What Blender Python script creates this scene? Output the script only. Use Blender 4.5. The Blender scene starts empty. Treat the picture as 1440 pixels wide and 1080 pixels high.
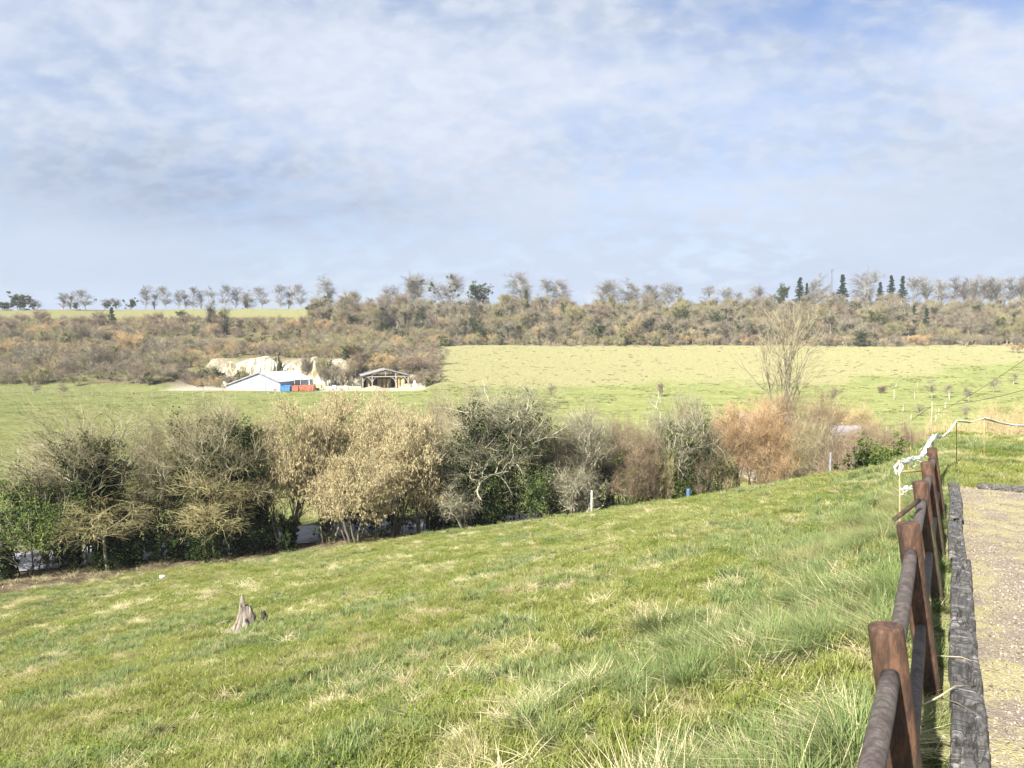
import bpy, bmesh, math, random
import numpy as np
from mathutils import Vector, Matrix

PI = math.pi
sc = bpy.context.scene
ROOT = sc.collection
R_ = math.radians

# ------------------------------------------------------------------ camera constants
FPX, CX, CY, PITCH = 1048.0, 720.0, 540.0, R_(3.82)
SUN_AZ, SUN_EL = R_(-143), R_(38)          # azimuth from the viewing direction (+Y), clockwise positive

def ray(px, py):
    xc, yc = (px - CX) / FPX, -(py - CY) / FPX
    d = np.array([xc, math.cos(PITCH) + yc * math.sin(PITCH), -math.sin(PITCH) + yc * math.cos(PITCH)])
    return d

def at(px, py, Y):
    d = ray(px, py)
    return d * (Y / d[1])

# ------------------------------------------------------------------ noise
def _hash(ix, iy, seed):
    n = (ix * 374761393 + iy * 668265263 + seed * 1442695041).astype(np.int64)
    n = (n ^ (n >> 13)) * 1274126177
    n = n ^ (n >> 16)
    return (n & 0xFFFFFF).astype(np.float64) / float(0xFFFFFF)

def vnoise(x, y, seed=0):
    x = np.asarray(x, float); y = np.asarray(y, float)
    ix = np.floor(x).astype(np.int64); iy = np.floor(y).astype(np.int64)
    fx = x - ix; fy = y - iy
    u = fx * fx * (3 - 2 * fx); v = fy * fy * (3 - 2 * fy)
    a = _hash(ix, iy, seed); b = _hash(ix + 1, iy, seed)
    c = _hash(ix, iy + 1, seed); d = _hash(ix + 1, iy + 1, seed)
    return (a + (b - a) * u) * (1 - v) + (c + (d - c) * u) * v

def fbm(x, y, seed=0, oct=4):
    s = 0.0; a = 0.5; t = 0.0
    for o in range(oct):
        s = s + a * vnoise(x * 2 ** o, y * 2 ** o, seed + 17 * o); t += a; a *= .5
    return s / t

def sstep(e0, e1, x):
    t = np.clip((np.asarray(x, float) - e0) / (e1 - e0), 0, 1)
    return t * t * (3 - 2 * t)

# ------------------------------------------------------------------ terrain height (camera eye at the origin)
FD = np.array([0.507, 0.861]); FL = np.array([-0.861, 0.507])      # along the fence / downhill of it
LY = [0, 186, 200, 230, 260, 282, 292, 330, 372, 390, 420, 470, 700, 1500, 4000]
LZ = [-14, -14, -12.2, -8.6, -5.0, -2.7, -2.3, 2.5, 8.0, 10.5, 14.0, 15.2, 15, 8, -20]
RY = [0, 150, 180, 240, 300, 316, 350, 390, 420, 470, 700, 1500, 4000]
RZ = [-14, -14.2, -13.6, -9.6, -5.0, -3.6, 3.2, 11.0, 13.2, 14.5, 15, 8, -20]

def road_y(x):
    return 54.3 + 0.304 * x - 0.0006 * x * x

def h(x, y, detail=True):
    x = np.asarray(x, float); y = np.asarray(y, float)
    t = FD[0] * x + FD[1] * y; s = FL[0] * x + FL[1] * y
    sl = np.clip(s - .35, 0, 75)
    fs = .325 * sl - .0019 * sl * sl
    w = sstep(1.7, 0., s)
    za = -.09 * t
    zb = -.06 * t - .012 * np.maximum(t - 17, 0)
    z1 = -1.85 + za * (1 - w) + zb * w - fs
    r = np.hypot(x, y); a = np.where(y > .1, x / np.maximum(y, .1), np.sign(x) * 9)
    r0 = np.interp(a, [-1, -.3, -.124, -.02, .267, .52, .65, 1.2], [70, 60, 46, 45, 40, 34, 36, 36])
    u = np.maximum(r - r0, 0)
    z1 = z1 - .62 * u * u / (u + 7)
    # far valley
    zl = np.interp(y, LY, LZ); zr = np.interp(y, RY, RZ)
    wr = sstep(-.21, -.145, x / np.maximum(y, 1))
    zf = zl * (1 - wr) + zr * wr
    # quarry yard cut into the hillside
    q = sstep(-90, -84, x) * sstep(-18, -24, x) * sstep(160, 175, y)
    qtop = np.maximum(zl, -6.9 + .03 * (y - 209))
    face = 207 + 2.2 * fbm(x * .12, x * 0 + 3, 5)
    wq = np.where(x < -45, 1.0, np.clip(1 - (x + 45) / 22.0, 0, 1))
    zq = np.where(y < face, -14.0, np.where(y < 250, np.minimum(-14 + (y - face) * 4.0, np.where(wq > .99, qtop, zf)), zf))
    zf = zf * (1 - q) + np.minimum(zf * 0 + zq, np.maximum(zq, zf)) * q
    if detail:
        rough = sstep(150, 200, y)
        zf = zf + rough * 1.3 * (fbm(x * .05, y * .05, 11, 3) - .5) * (1 - q)
        zf = zf + .25 * (fbm(x * .04, y * .04, 12, 3) - .5)
    k = .8
    z = .5 * (z1 + zf + np.sqrt((z1 - zf) ** 2 + k * k))
    if detail:
        nearm = sstep(70, 40, r) * sstep(.15, 1.2, s)
        ridge = (fbm(x * .35, y * .35, 21, 3) - .5) * .34 + (fbm(x * 1.4, y * 1.4, 22, 3) - .5) * .22 + (fbm(x * 3.7, y * 3.7, 24, 2) - .5) * .09 * sstep(26, 16, r)
        z = z + nearm * ridge
        nb = sstep(14.5, 18, t) * sstep(.4, -.6, s) * sstep(70, 40, r)
        z = z + nb * (.12 + (fbm(x * .8, y * .8, 23, 3) - .5) * .2)
    return z

def hz(x, y):
    return float(h(np.array([x]), np.array([y]))[0])

def hit(px, py, lo=2.0, hi=700.0):
    d = ray(px, py); Y = np.exp(np.linspace(math.log(lo), math.log(hi), 6000))
    P = d[None] * (Y / d[1])[:, None]
    b = P[:, 2] < h(P[:, 0], P[:, 1])
    i = int(np.argmax(b)) if b.any() else len(Y) - 1
    return P[i]

# ------------------------------------------------------------------ mesh buffer
def unit(v):
    return v / np.maximum(np.linalg.norm(v, axis=-1, keepdims=True), 1e-9)

class Buf:
    def __init__(s): s.V = []; s.F = []; s.M = []; s.N = []; s.n = 0
    def quads(s, V, F, mat=0, rnd=None):
        V = np.asarray(V, float).reshape(-1, 3); F = np.asarray(F, np.int64).reshape(-1, 4)
        s.V.append(V); s.F.append(F + s.n); s.n += len(V)
        s.M.append(np.full(len(F), mat, np.int32))
        s.N.append(np.zeros(len(F)) if rnd is None else np.broadcast_to(np.asarray(rnd, float), (len(F),)).copy())
    def tubes(s, P, R, sides=3, mat=0, rng=None):
        N, K, _ = P.shape
        T = np.empty_like(P); T[:, 1:-1] = P[:, 2:] - P[:, :-2]; T[:, 0] = P[:, 1] - P[:, 0]; T[:, -1] = P[:, -1] - P[:, -2]
        T = unit(T); ref = np.array([.31, .19, .93]); ref = np.where(np.abs((T * ref).sum(-1, keepdims=True)) > .9, np.array([.9, -.3, .1]), ref)
        U = unit(np.cross(T, ref)); W = np.cross(T, U)
        an = np.arange(sides) * 2 * PI / sides
        ring = P[:, :, None] + R[:, :, None, None] * (U[:, :, None] * np.cos(an)[None, None, :, None] + W[:, :, None] * np.sin(an)[None, None, :, None])
        idx = np.arange(N * K * sides).reshape(N, K, sides); nx = np.roll(idx, -1, 2)
        F = np.stack([idx[:, :-1], nx[:, :-1], nx[:, 1:], idx[:, 1:]], -1).reshape(-1, 4)
        rn = np.repeat((rng or np.random.default_rng(1)).random(N), (K - 1) * sides)
        s.quads(ring, F, mat, rn)
    def leaves(s, C, size, rng, mat=0, up=.0, aspect=.6, out=None, outw=0.):
        n = len(C); size = np.broadcast_to(np.asarray(size, float), (n,))[:, None]
        nn = rng.normal(size=(n, 3)) + np.array([0, 0, up])
        if out is not None: nn = nn + unit(out) * outw
        nn = unit(nn); u = unit(np.cross(nn, rng.normal(size=(n, 3)))); v = np.cross(nn, u)
        A = C - u * size * .5; B = C + v * size * .5 * aspect; D = C + u * size * .5; E = C - v * size * .5 * aspect
        s.quads(np.stack([A, B, D, E], 1), np.arange(4 * n).reshape(n, 4), mat, rng.random(n))
    def box(s, c, d, mat=0, rot=None):
        c = np.array(c, float); d = np.array(d, float) / 2
        V = np.array([[x, y, z] for z in (-1, 1) for y in (-1, 1) for x in (-1, 1)], float) * d
        if rot is not None: V = V @ np.array(rot).T
        s.quads(V + c, [[0, 2, 3, 1], [4, 5, 7, 6], [0, 1, 5, 4], [2, 6, 7, 3], [0, 4, 6, 2], [1, 3, 7, 5]], mat, 0.5)
    def bar(s, a, b, w, t=None, mat=0):
        a = np.array(a, float); b = np.array(b, float); t = t or w
        z = unit(b - a); r = np.array([0, 0, 1.]) if abs(z[2]) < .95 else np.array([0, 1., 0]); x = unit(np.cross(r, z)); y = np.cross(z, x)
        s.box((a + b) / 2, (w, t, np.linalg.norm(b - a)), mat, np.stack([x, y, z], 1))
    def mesh(s, name, mats, smooth=False):
        me = bpy.data.meshes.new(name)
        V = np.concatenate(s.V); F = np.concatenate(s.F); nf = len(F)
        me.vertices.add(len(V)); me.vertices.foreach_set('co', V.astype(np.float32).ravel())
        me.loops.add(nf * 4); me.loops.foreach_set('vertex_index', F.astype(np.int32).ravel())
        me.polygons.add(nf); me.polygons.foreach_set('loop_start', np.arange(0, nf * 4, 4, dtype=np.int32))
        try: me.polygons.foreach_set('loop_total', np.full(nf, 4, np.int32))
        except Exception: pass
        for m in mats: me.materials.append(m)
        me.polygons.foreach_set('material_index', np.concatenate(s.M))
        me.polygons.foreach_set('use_smooth', np.full(nf, smooth))
        at_ = me.attributes.new('rnd', 'FLOAT', 'FACE'); at_.data.foreach_set('value', np.concatenate(s.N).astype(np.float32))
        me.update(calc_edges=True)
        return me
    def build(s, name, mats, parent=None, smooth=False):
        return link(name, s.mesh(name, mats if isinstance(mats, (list, tuple)) else [mats], smooth), parent)

def link(name, me, parent=None):
    o = bpy.data.objects.new(name, me); ROOT.objects.link(o)
    if parent is not None: o.parent = parent
    return o

def tag(o, label=None, cat=None, group=None, kind=None):
    for k, v in (('label', label), ('category', cat), ('group', group), ('kind', kind)):
        if v: o[k] = v
    return o

def empty(name, loc, label, cat, group=None, rz=0.0, s=1.0):
    o = bpy.data.objects.new(name, None); ROOT.objects.link(o); o.empty_display_size = .3
    o.location = loc; o.rotation_euler = (0, 0, rz); o.scale = (s,) * 3 if not isinstance(s, tuple) else s
    return tag(o, label, cat, group)

def bm_obj(name, bm, mat, parent=None, smooth=False):
    me = bpy.data.meshes.new(name); bm.normal_update(); bm.to_mesh(me); bm.free()
    for m in (mat if isinstance(mat, (list, tuple)) else [mat]): me.materials.append(m)
    if smooth: me.polygons.foreach_set('use_smooth', [True] * len(me.polygons))
    return link(name, me, parent)

# ------------------------------------------------------------------ materials
def new_mat(name):
    m = bpy.data.materials.new(name); m.use_nodes = True; nt = m.node_tree; nt.nodes.clear()
    out = nt.nodes.new('ShaderNodeOutputMaterial')
    return m, nt, out

def nd(nt, typ, **kw):
    n = nt.nodes.new(typ)
    for k, v in kw.items():
        if hasattr(n, k) and k not in n.inputs: setattr(n, k, v)
        else:
            if hasattr(v, 'is_output'): nt.links.new(v, n.inputs[k])
            else: n.inputs[k].default_value = v
    return n

def lk(nt, a, b): nt.links.new(a, b)

def c4(c): return (c[0], c[1], c[2], 1.0)

def noise_fac(nt, vec, scale, detail=4, rough=.55, lo=.35, hi=.65, dist=0.):
    n = nd(nt, 'ShaderNodeTexNoise', Scale=scale, Detail=detail, Roughness=rough, Distortion=dist)
    lk(nt, vec, n.inputs['Vector'])
    m = nd(nt, 'ShaderNodeMapRange', interpolation_type='SMOOTHSTEP')
    lk(nt, n.outputs['Fac'], m.inputs['Value']); m.inputs['From Min'].default_value = lo; m.inputs['From Max'].default_value = hi
    return m.outputs['Result'], n.outputs['Fac']

def mixc(nt, fac, a, b, blend='MIX'):
    n = nt.nodes.new('ShaderNodeMix'); n.data_type = 'RGBA'; n.blend_type = blend
    for sk, v in ((n.inputs[0], fac), (n.inputs[6], a), (n.inputs[7], b)):
        if hasattr(v, 'is_output'): lk(nt, v, sk)
        else: sk.default_value = v if isinstance(v, (int, float)) else c4(v)
    return n.outputs[2]

def math_(nt, op, a, b=0.0, c=None, clamp=False):
    n = nt.nodes.new('ShaderNodeMath'); n.operation = op; n.use_clamp = clamp
    for i, v in enumerate((a, b) if c is None else (a, b, c)):
        if hasattr(v, 'is_output'): lk(nt, v, n.inputs[i])
        else: n.inputs[i].default_value = v
    return n.outputs[0]

def attr(nt, name, typ='GEOMETRY'):
    n = nt.nodes.new('ShaderNodeAttribute'); n.attribute_name = name; n.attribute_type = typ
    return n.outputs['Fac']

def surf_mat(name, c1, c2, scale=3., rough=.8, bump=.0, c3=None, scale3=.5, lo=.35, hi=.65, rnd=0., coord='Position', stretch=None, spec=.3, metal=0., bscale=None, detail=5):
    m, nt, out = new_mat(name)
    if coord == 'Position': vec = nd(nt, 'ShaderNodeNewGeometry').outputs['Position']
    else: vec = nd(nt, 'ShaderNodeTexCoord').outputs[coord]
    if stretch:
        mp = nd(nt, 'ShaderNodeMapping'); mp.inputs['Scale'].default_value = stretch; lk(nt, vec, mp.inputs['Vector']); vec = mp.outputs['Vector']
    f, raw = noise_fac(nt, vec, scale, detail, .6, lo, hi)
    col = mixc(nt, f, c1, c2)
    if c3 is not None:
        f3, _ = noise_fac(nt, vec, scale3, 4, .6, .5, .68); col = mixc(nt, f3, col, c3)
    if rnd:
        a = attr(nt, 'rnd'); v = math_(nt, 'MULTIPLY_ADD', a, rnd * 2, 1 - rnd)
        hsv = nd(nt, 'ShaderNodeHueSaturation'); lk(nt, v, hsv.inputs['Value']); lk(nt, col, hsv.inputs['Color']); col = hsv.outputs['Color']
    p = nd(nt, 'ShaderNodeBsdfPrincipled', Roughness=rough, Metallic=metal); p.inputs['Specular IOR Level'].default_value = spec
    lk(nt, col, p.inputs['Base Color'])
    if bump:
        b = nd(nt, 'ShaderNodeBump', Strength=bump, Distance=.03)
        if bscale:
            _, raw = noise_fac(nt, vec, bscale, 6, .65)
        lk(nt, raw, b.inputs['Height']); lk(nt, b.outputs['Normal'], p.inputs['Normal'])
    lk(nt, p.outputs[0], out.inputs['Surface'])
    return m

def leaf_mat(name, c1, c2, c3=None, trans=.35, gloss=.0, scale=.6, rnd=.35, s3=.25, lo3=.5, hi3=.66, lo=.35, hi=.65):
    """thin plant tissue: diffuse + translucent, patchy in world space, varied per face"""
    m, nt, out = new_mat(name)
    vec = nd(nt, 'ShaderNodeNewGeometry').outputs['Position']
    a = attr(nt, 'rnd')
    f, _ = noise_fac(nt, vec, scale, 3, .6, lo, hi)
    f = math_(nt, 'ADD', math_(nt, 'MULTIPLY', f, .6), math_(nt, 'MULTIPLY', a, .4))
    col = mixc(nt, f, c1, c2)
    if c3 is not None:
        f3, _ = noise_fac(nt, vec, s3, 3, .6, lo3, hi3)
        f3 = math_(nt, 'MULTIPLY', f3, math_(nt, 'MULTIPLY_ADD', a, .7, .5), clamp=True)
        col = mixc(nt, f3, col, c3)
    v = math_(nt, 'MULTIPLY_ADD', math_(nt, 'FRACT', math_(nt, 'MULTIPLY', a, 7.31)), rnd * 2, 1 - rnd)
    hsv = nd(nt, 'ShaderNodeHueSaturation'); lk(nt, v, hsv.inputs['Value']); lk(nt, col, hsv.inputs['Color']); col = hsv.outputs['Color']
    d = nd(nt, 'ShaderNodeBsdfDiffuse'); lk(nt, col, d.inputs['Color'])
    t = nd(nt, 'ShaderNodeBsdfTranslucent'); lk(nt, col, t.inputs['Color'])
    mx = nd(nt, 'ShaderNodeMixShader', Fac=trans); lk(nt, d.outputs[0], mx.inputs[1]); lk(nt, t.outputs[0], mx.inputs[2])
    res = mx.outputs[0]
    if gloss:
        g = nd(nt, 'ShaderNodeBsdfGlossy', Roughness=.38); g.inputs['Color'].default_value = (1, 1, 1, 1)
        m2 = nd(nt, 'ShaderNodeMixShader', Fac=gloss); lk(nt, res, m2.inputs[1]); lk(nt, g.outputs[0], m2.inputs[2]); res = m2.outputs[0]
    lk(nt, res, out.inputs['Surface'])
    return m
SKY_STR, EXPO = .05, 1.68
CLOUD_A, CLOUD_B, CLOUD_C, CLOUD_H = (4.45, 4.9, 5.8), (3.5, 4.05, 5.0), (5.1, 5.45, 6.1), (2.95, 3.65, 4.85)
HAZE = .00017
CLOUD_D = (2.15, 2.65, 3.6)
SKY_MUL = (1.1, 1.05, 1.15)
WIDE_X, WIDE_Y, SHADE_X, SHADE_Y = 7.3, 2.2, 1.3, 8.4
# ------------------------------------------------------------------ camera, sun, sky
cam_d = bpy.data.cameras.new('camera'); cam = bpy.data.objects.new('camera', cam_d); ROOT.objects.link(cam)
cam.location = (0, 0, 0); cam.rotation_euler = (PI / 2 - PITCH, 0, 0)
cam_d.sensor_width = 36; cam_d.lens = FPX / 1440 * 36; cam_d.clip_start = .05; cam_d.clip_end = 9000
sc.camera = cam

sd = Vector((math.sin(SUN_AZ) * math.cos(SUN_EL), math.cos(SUN_AZ) * math.cos(SUN_EL), math.sin(SUN_EL)))
sl = bpy.data.lights.new('sun', 'SUN'); sl.energy = 4.8; sl.angle = R_(.6); sl.color = (1, .955, .87)
so = bpy.data.objects.new('sun', sl); ROOT.objects.link(so); so.rotation_euler = sd.to_track_quat('Z', 'Y').to_euler(); so.location = (-30, -20, 40)

w = bpy.data.worlds.new('World'); sc.world = w; w.use_nodes = True; nt = w.node_tree; nt.nodes.clear()
out = nt.nodes.new('ShaderNodeOutputWorld'); bg = nt.nodes.new('ShaderNodeBackground'); bg.inputs['Strength'].default_value = SKY_STR
sky = nt.nodes.new('ShaderNodeTexSky'); sky.sky_type = 'NISHITA'; sky.sun_disc = False
sky.sun_elevation = SUN_EL; sky.sun_rotation = SUN_AZ % (2 * PI); sky.altitude = 100; sky.air_density = 1.0; sky.dust_density = 1.2; sky.ozone_density = 1.5
tc = nt.nodes.new('ShaderNodeTexCoord'); sep = nt.nodes.new('ShaderNodeSeparateXYZ'); lk(nt, tc.outputs['Generated'], sep.inputs[0])
zc = math_(nt, 'MAXIMUM', sep.outputs[2], 0.0); den = math_(nt, 'ADD', zc, .42)
u = math_(nt, 'DIVIDE', sep.outputs[0], den); v = math_(nt, 'DIVIDE', sep.outputs[1], den)
cmb = nt.nodes.new('ShaderNodeCombineXYZ'); lk(nt, u, cmb.inputs[0]); lk(nt, v, cmb.inputs[1])
def sky_noise(scale, detail, rough, lo, hi, rot=0., sx=1., sy=1., loc=(0, 0, 0), dist=0.):
    mp = nt.nodes.new('ShaderNodeMapping'); mp.inputs['Rotation'].default_value = (0, 0, rot); mp.inputs['Scale'].default_value = (sx, sy, 1); mp.inputs['Location'].default_value = loc
    lk(nt, cmb.outputs[0], mp.inputs['Vector'])
    return noise_fac(nt, mp.outputs['Vector'], scale, detail, rough, lo, hi, dist)[0]
# broken altocumulus: small puffs inside a wide veil
puff = sky_noise(14.0, 4, .5, .34, .62, rot=.5, sx=1., sy=1.1, loc=(3.1, 1.7, 0), dist=.15)
wide = sky_noise(1.25, 3, .5, .36, .60, rot=.4, loc=(WIDE_X, WIDE_Y, 0))
veil = math_(nt, 'MULTIPLY_ADD', wide, .34, .58)
cov = math_(nt, 'ADD', math_(nt, 'MULTIPLY', puff, .27), veil, clamp=True)
low = nt.nodes.new('ShaderNodeMapRange'); low.interpolation_type = 'SMOOTHSTEP'; lk(nt, zc, low.inputs['Value']); low.inputs['From Min'].default_value = .30; low.inputs['From Max'].default_value = .06
# gaps of blue high on the right and along the top, a grey bank low on the left (fixed places in the sky)
az_ = math_(nt, 'DIVIDE', sep.outputs[0], math_(nt, 'MAXIMUM', sep.outputs[1], .05)); el_ = math_(nt, 'DIVIDE', sep.outputs[2], math_(nt, 'MAXIMUM', sep.outputs[1], .05))
def blob(a0, e0, wa, we):
    p = math_(nt, 'DIVIDE', math_(nt, 'SUBTRACT', az_, a0), wa); q = math_(nt, 'DIVIDE', math_(nt, 'SUBTRACT', el_, e0), we)
    return math_(nt, 'EXPONENT', math_(nt, 'MULTIPLY', math_(nt, 'ADD', math_(nt, 'MULTIPLY', p, p), math_(nt, 'MULTIPLY', q, q)), -1.))
gap = math_(nt, 'ADD', math_(nt, 'ADD', blob(.45, .47, .42, .09), blob(-.12, .47, .22, .05)), math_(nt, 'MULTIPLY', blob(-.5, .33, .16, .04), .4), clamp=True)
gap_n = sky_noise(11., 4, .5, .40, .62, rot=.5, sx=.8, sy=1.3, loc=(9.1, 3.7, 0), dist=.2)
cov = math_(nt, 'SUBTRACT', cov, math_(nt, 'MULTIPLY', math_(nt, 'MULTIPLY', gap, gap_n), .8), clamp=True)
bank = math_(nt, 'ADD', blob(-.46, .205, .28, .055), math_(nt, 'MULTIPLY', blob(-.28, .16, .2, .03), .6), clamp=True)
# the sheet thickens and smooths towards the horizon
cov = math_(nt, 'MAXIMUM', cov, math_(nt, 'MULTIPLY', low.outputs[0], .72))
shade = sky_noise(1.9, 4, .5, .38, .66, rot=.15, sx=.8, sy=1.7, loc=(SHADE_X, SHADE_Y, 0), dist=.2)
fine = sky_noise(21., 4, .5, .38, .62, rot=.9, sy=1.3, loc=(4, 2, 0), dist=.15)
cl = mixc(nt, math_(nt, 'MULTIPLY', shade, math_(nt, 'MULTIPLY_ADD', low.outputs[0], -.6, 1.)), CLOUD_A, CLOUD_B)
bank_n = sky_noise(3.2, 5, .55, .30, .60, rot=.1, sx=.6, sy=1.8, loc=(2.2, 5.1, 0), dist=.3)
cl = mixc(nt, math_(nt, 'MULTIPLY', math_(nt, 'MULTIPLY', bank, math_(nt, 'MULTIPLY_ADD', bank_n, .6, .4)), .9), cl, CLOUD_D)
cl = mixc(nt, math_(nt, 'MULTIPLY', math_(nt, 'MULTIPLY', fine, .45), math_(nt, 'SUBTRACT', 1., low.outputs[0])), cl, CLOUD_C)
hb = nt.nodes.new('ShaderNodeMapRange'); lk(nt, zc, hb.inputs['Value']); hb.inputs['From Min'].default_value = .22; hb.inputs['From Max'].default_value = 0.
cl = mixc(nt, math_(nt, 'MULTIPLY', hb.outputs[0], .75), cl, CLOUD_H)
skyc = mixc(nt, 1.0, sky.outputs[0], SKY_MUL, 'MULTIPLY')
fin = mixc(nt, cov, skyc, cl)
lk(nt, fin, bg.inputs['Color']); lk(nt, bg.outputs[0], out.inputs['Surface'])

sc.view_settings.view_transform = 'Standard'; sc.view_settings.look = 'None'; sc.view_settings.gamma = 1; sc.view_settings.exposure = EXPO
sc.cycles.max_bounces = 6; sc.cycles.diffuse_bounces = 3; sc.cycles.glossy_bounces = 2; sc.cycles.transmission_bounces = 3; sc.cycles.transparent_max_bounces = 8
sc.cycles.caustics_reflective = False; sc.cycles.caustics_refractive = False
sc.cycles.use_adaptive_sampling = True; sc.cycles.adaptive_threshold = .008; sc.cycles.use_denoising = True; sc.cycles.denoiser = 'OPENIMAGEDENOISE'; sc.cycles.denoising_input_passes = 'RGB_ALBEDO_NORMAL'; sc.cycles.denoising_prefilter = 'ACCURATE'
# ------------------------------------------------------------------ ground sheet
def clamp01(v): return np.clip(v, 0, 1)

def ground():
    fine = np.linspace(R_(-46), R_(46), 520); side = np.linspace(R_(46), R_(314), 90)[1:-1]
    az = np.concatenate([fine, side]); na = len(az)
    rr = np.concatenate([[.25, .6, 1.], np.exp(np.linspace(math.log(1.3), math.log(460), 380)), [500, 560, 640, 760, 950]])
    nr = len(rr)
    A, Rr = np.meshgrid(az, rr)
    X = np.sin(A) * Rr; Y = np.cos(A) * Rr
    Z = h(X, Y)
    V = np.stack([X, Y, Z], -1).reshape(-1, 3)
    idx = np.arange(nr * na).reshape(nr, na); nx = np.roll(idx, -1, 1)
    F = np.stack([idx[:-1], idx[1:], nx[1:], nx[:-1]], -1).reshape(-1, 4)
    b = Buf(); b.quads(V, F)
    me = b.mesh('ground', [M_ground], True)
    x, y = V[:, 0], V[:, 1]
    a = x / np.maximum(y, 1.); s = FL[0] * x + FL[1] * y; t = FD[0] * x + FD[1] * y; r = np.hypot(x, y)
    # straw: where last year's pale grass covers the turf; scrub: bare brown woodland and hedge floor
    n1 = fbm(x * .05, y * .05, 31, 3)
    hill = sstep(-.114, -.10, a) * sstep(178, 200, y + 46 * (n1 - .5) + 16 * (fbm(x * .02, y * .05, 38, 3) - .5) - 34 * sstep(.35, .62, a)) * sstep(.66, .60, a - .3 * sstep(230, 290, y))
    meadow = sstep(368, 378, y) * sstep(-.12, -.2, a)
    straw = np.maximum(hill, meadow * .8)
    nearz = sstep(75, 55, r)
    straw = np.maximum(straw, nearz * (.25 + .55 * sstep(.42, .68, fbm(x * .16 + y * .05, y * .16, 33, 4))))
    scrub = sstep(301, 306, y) * sstep(372, 366, y - 60 * sstep(-.28, -.2, a)) * sstep(-.115, -.10, a)
    scrub = np.maximum(scrub, sstep(190, 197, y) * sstep(376, 368, y) * sstep(-.098, -.11, a) * (.55 + .4 * sstep(.35, .6, n1)))
    dy = y - road_y(x)
    hedge = sstep(-6.6, -5.4, dy + 1.4 * (fbm(x * .4, y * .4, 35) - .5) + 1.6 * sstep(-18, -30, x)) * sstep(4.5, 2.5, dy) * sstep(-75, -60, x) * (r > 20)
    scrub = np.maximum(scrub, hedge)
    quarry = sstep(-90, -84, x) * sstep(-20, -26, x) * sstep(183, 186, y) * sstep(212, 209, y)
    mud = sstep(.69, .75, vnoise(x * .55 + 4, y * .55, 37)) * sstep(-8, -11, x + .25 * y) * sstep(12, 16, y) * sstep(45, 36, y) * (s > 2) * .8
    for nm, v in (('straw', straw), ('scrub', scrub), ('quarry', quarry), ('mud', mud), ('turf', sstep(62, 40, r) * (1 - hedge) * ((s > .25) | (t > 15.6)))):
        at_ = me.attributes.new(nm, 'FLOAT', 'POINT'); at_.data.foreach_set('value', v.astype(np.float32))
    o = link('ground', me); tag(o, kind='structure'); return o

def mat_ground():
    m, nt, out = new_mat('grassland')
    vec = nd(nt, 'ShaderNodeNewGeometry').outputs['Position']
    straw, scrub, quarry, mud = [attr(nt, n) for n in ('straw', 'scrub', 'quarry', 'mud')]
    f1, _ = noise_fac(nt, vec, .22, 4, .6, .38, .62)
    f2, _ = noise_fac(nt, vec, 1.9, 5, .65, .35, .65)
    f4, _ = noise_fac(nt, vec, .75, 6, .7, .42, .60)
    f3, raw3 = noise_fac(nt, vec, 14., 4, .7, .35, .68)
    g = mixc(nt, f1, G_DARK, G_LIGHT)
    g = mixc(nt, math_(nt, 'MULTIPLY', f2, .5), g, G_YEL)
    st = mixc(nt, f2, STRAW_A, STRAW_B)
    st = mixc(nt, math_(nt, 'MULTIPLY', f4, .62), st, (.175, .185, .07))
    k = math_(nt, 'ADD', straw, math_(nt, 'MULTIPLY_ADD', f2, .5, -.25), clamp=True)
    k = math_(nt, 'MULTIPLY', k, math_(nt, 'MULTIPLY_ADD', straw, 1.2, 0), clamp=True)
    col = mixc(nt, k, g, st)
    sb = mixc(nt, f2, (.085, .066, .042), (.17, .135, .085))
    col = mixc(nt, math_(nt, 'ADD', scrub, math_(nt, 'MULTIPLY_ADD', f4, .3, -.2), clamp=True), col, sb)
    qc = mixc(nt, f2, (.42, .38, .31), (.26, .22, .16))
    col = mixc(nt, quarry, col, qc)
    col = mixc(nt, mud, col, mixc(nt, f3, (.06, .048, .036), (.13, .11, .08)))
    f5, raw5 = noise_fac(nt, vec, 1.1, 5, .75, .3, .7)
    v = math_(nt, 'MULTIPLY', math_(nt, 'MULTIPLY_ADD', f3, .42, .79), math_(nt, 'MULTIPLY_ADD', f5, .36, .82))
    hsv = nd(nt, 'ShaderNodeHueSaturation'); lk(nt, v, hsv.inputs['Value']); lk(nt, col, hsv.inputs['Color'])
    col2 = mixc(nt, math_(nt, 'MULTIPLY', attr(nt, 'turf'), .42), hsv.outputs[0], mixc(nt, f3, (.075, .070, .030), (.13, .13, .05)))
    d = nd(nt, 'ShaderNodeBsdfDiffuse', Roughness=1.0); lk(nt, col2, d.inputs['Color'])
    bp = nd(nt, 'ShaderNodeBump', Strength=.7, Distance=.12); 
    hsum = math_(nt, 'ADD', raw3, math_(nt, 'MULTIPLY', f4, 1.2)); lk(nt, hsum, bp.inputs['Height']); lk(nt, bp.outputs[0], d.inputs['Normal'])
    lk(nt, d.outputs[0], out.inputs['Surface'])
    return m

G_DARK, G_LIGHT, G_YEL = (.112, .136, .046), (.158, .180, .066), (.205, .198, .085)
STRAW_A, STRAW_B = (.168, .157, .083), (.228, .207, .115)
M_ground = mat_ground()
ground()

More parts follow.
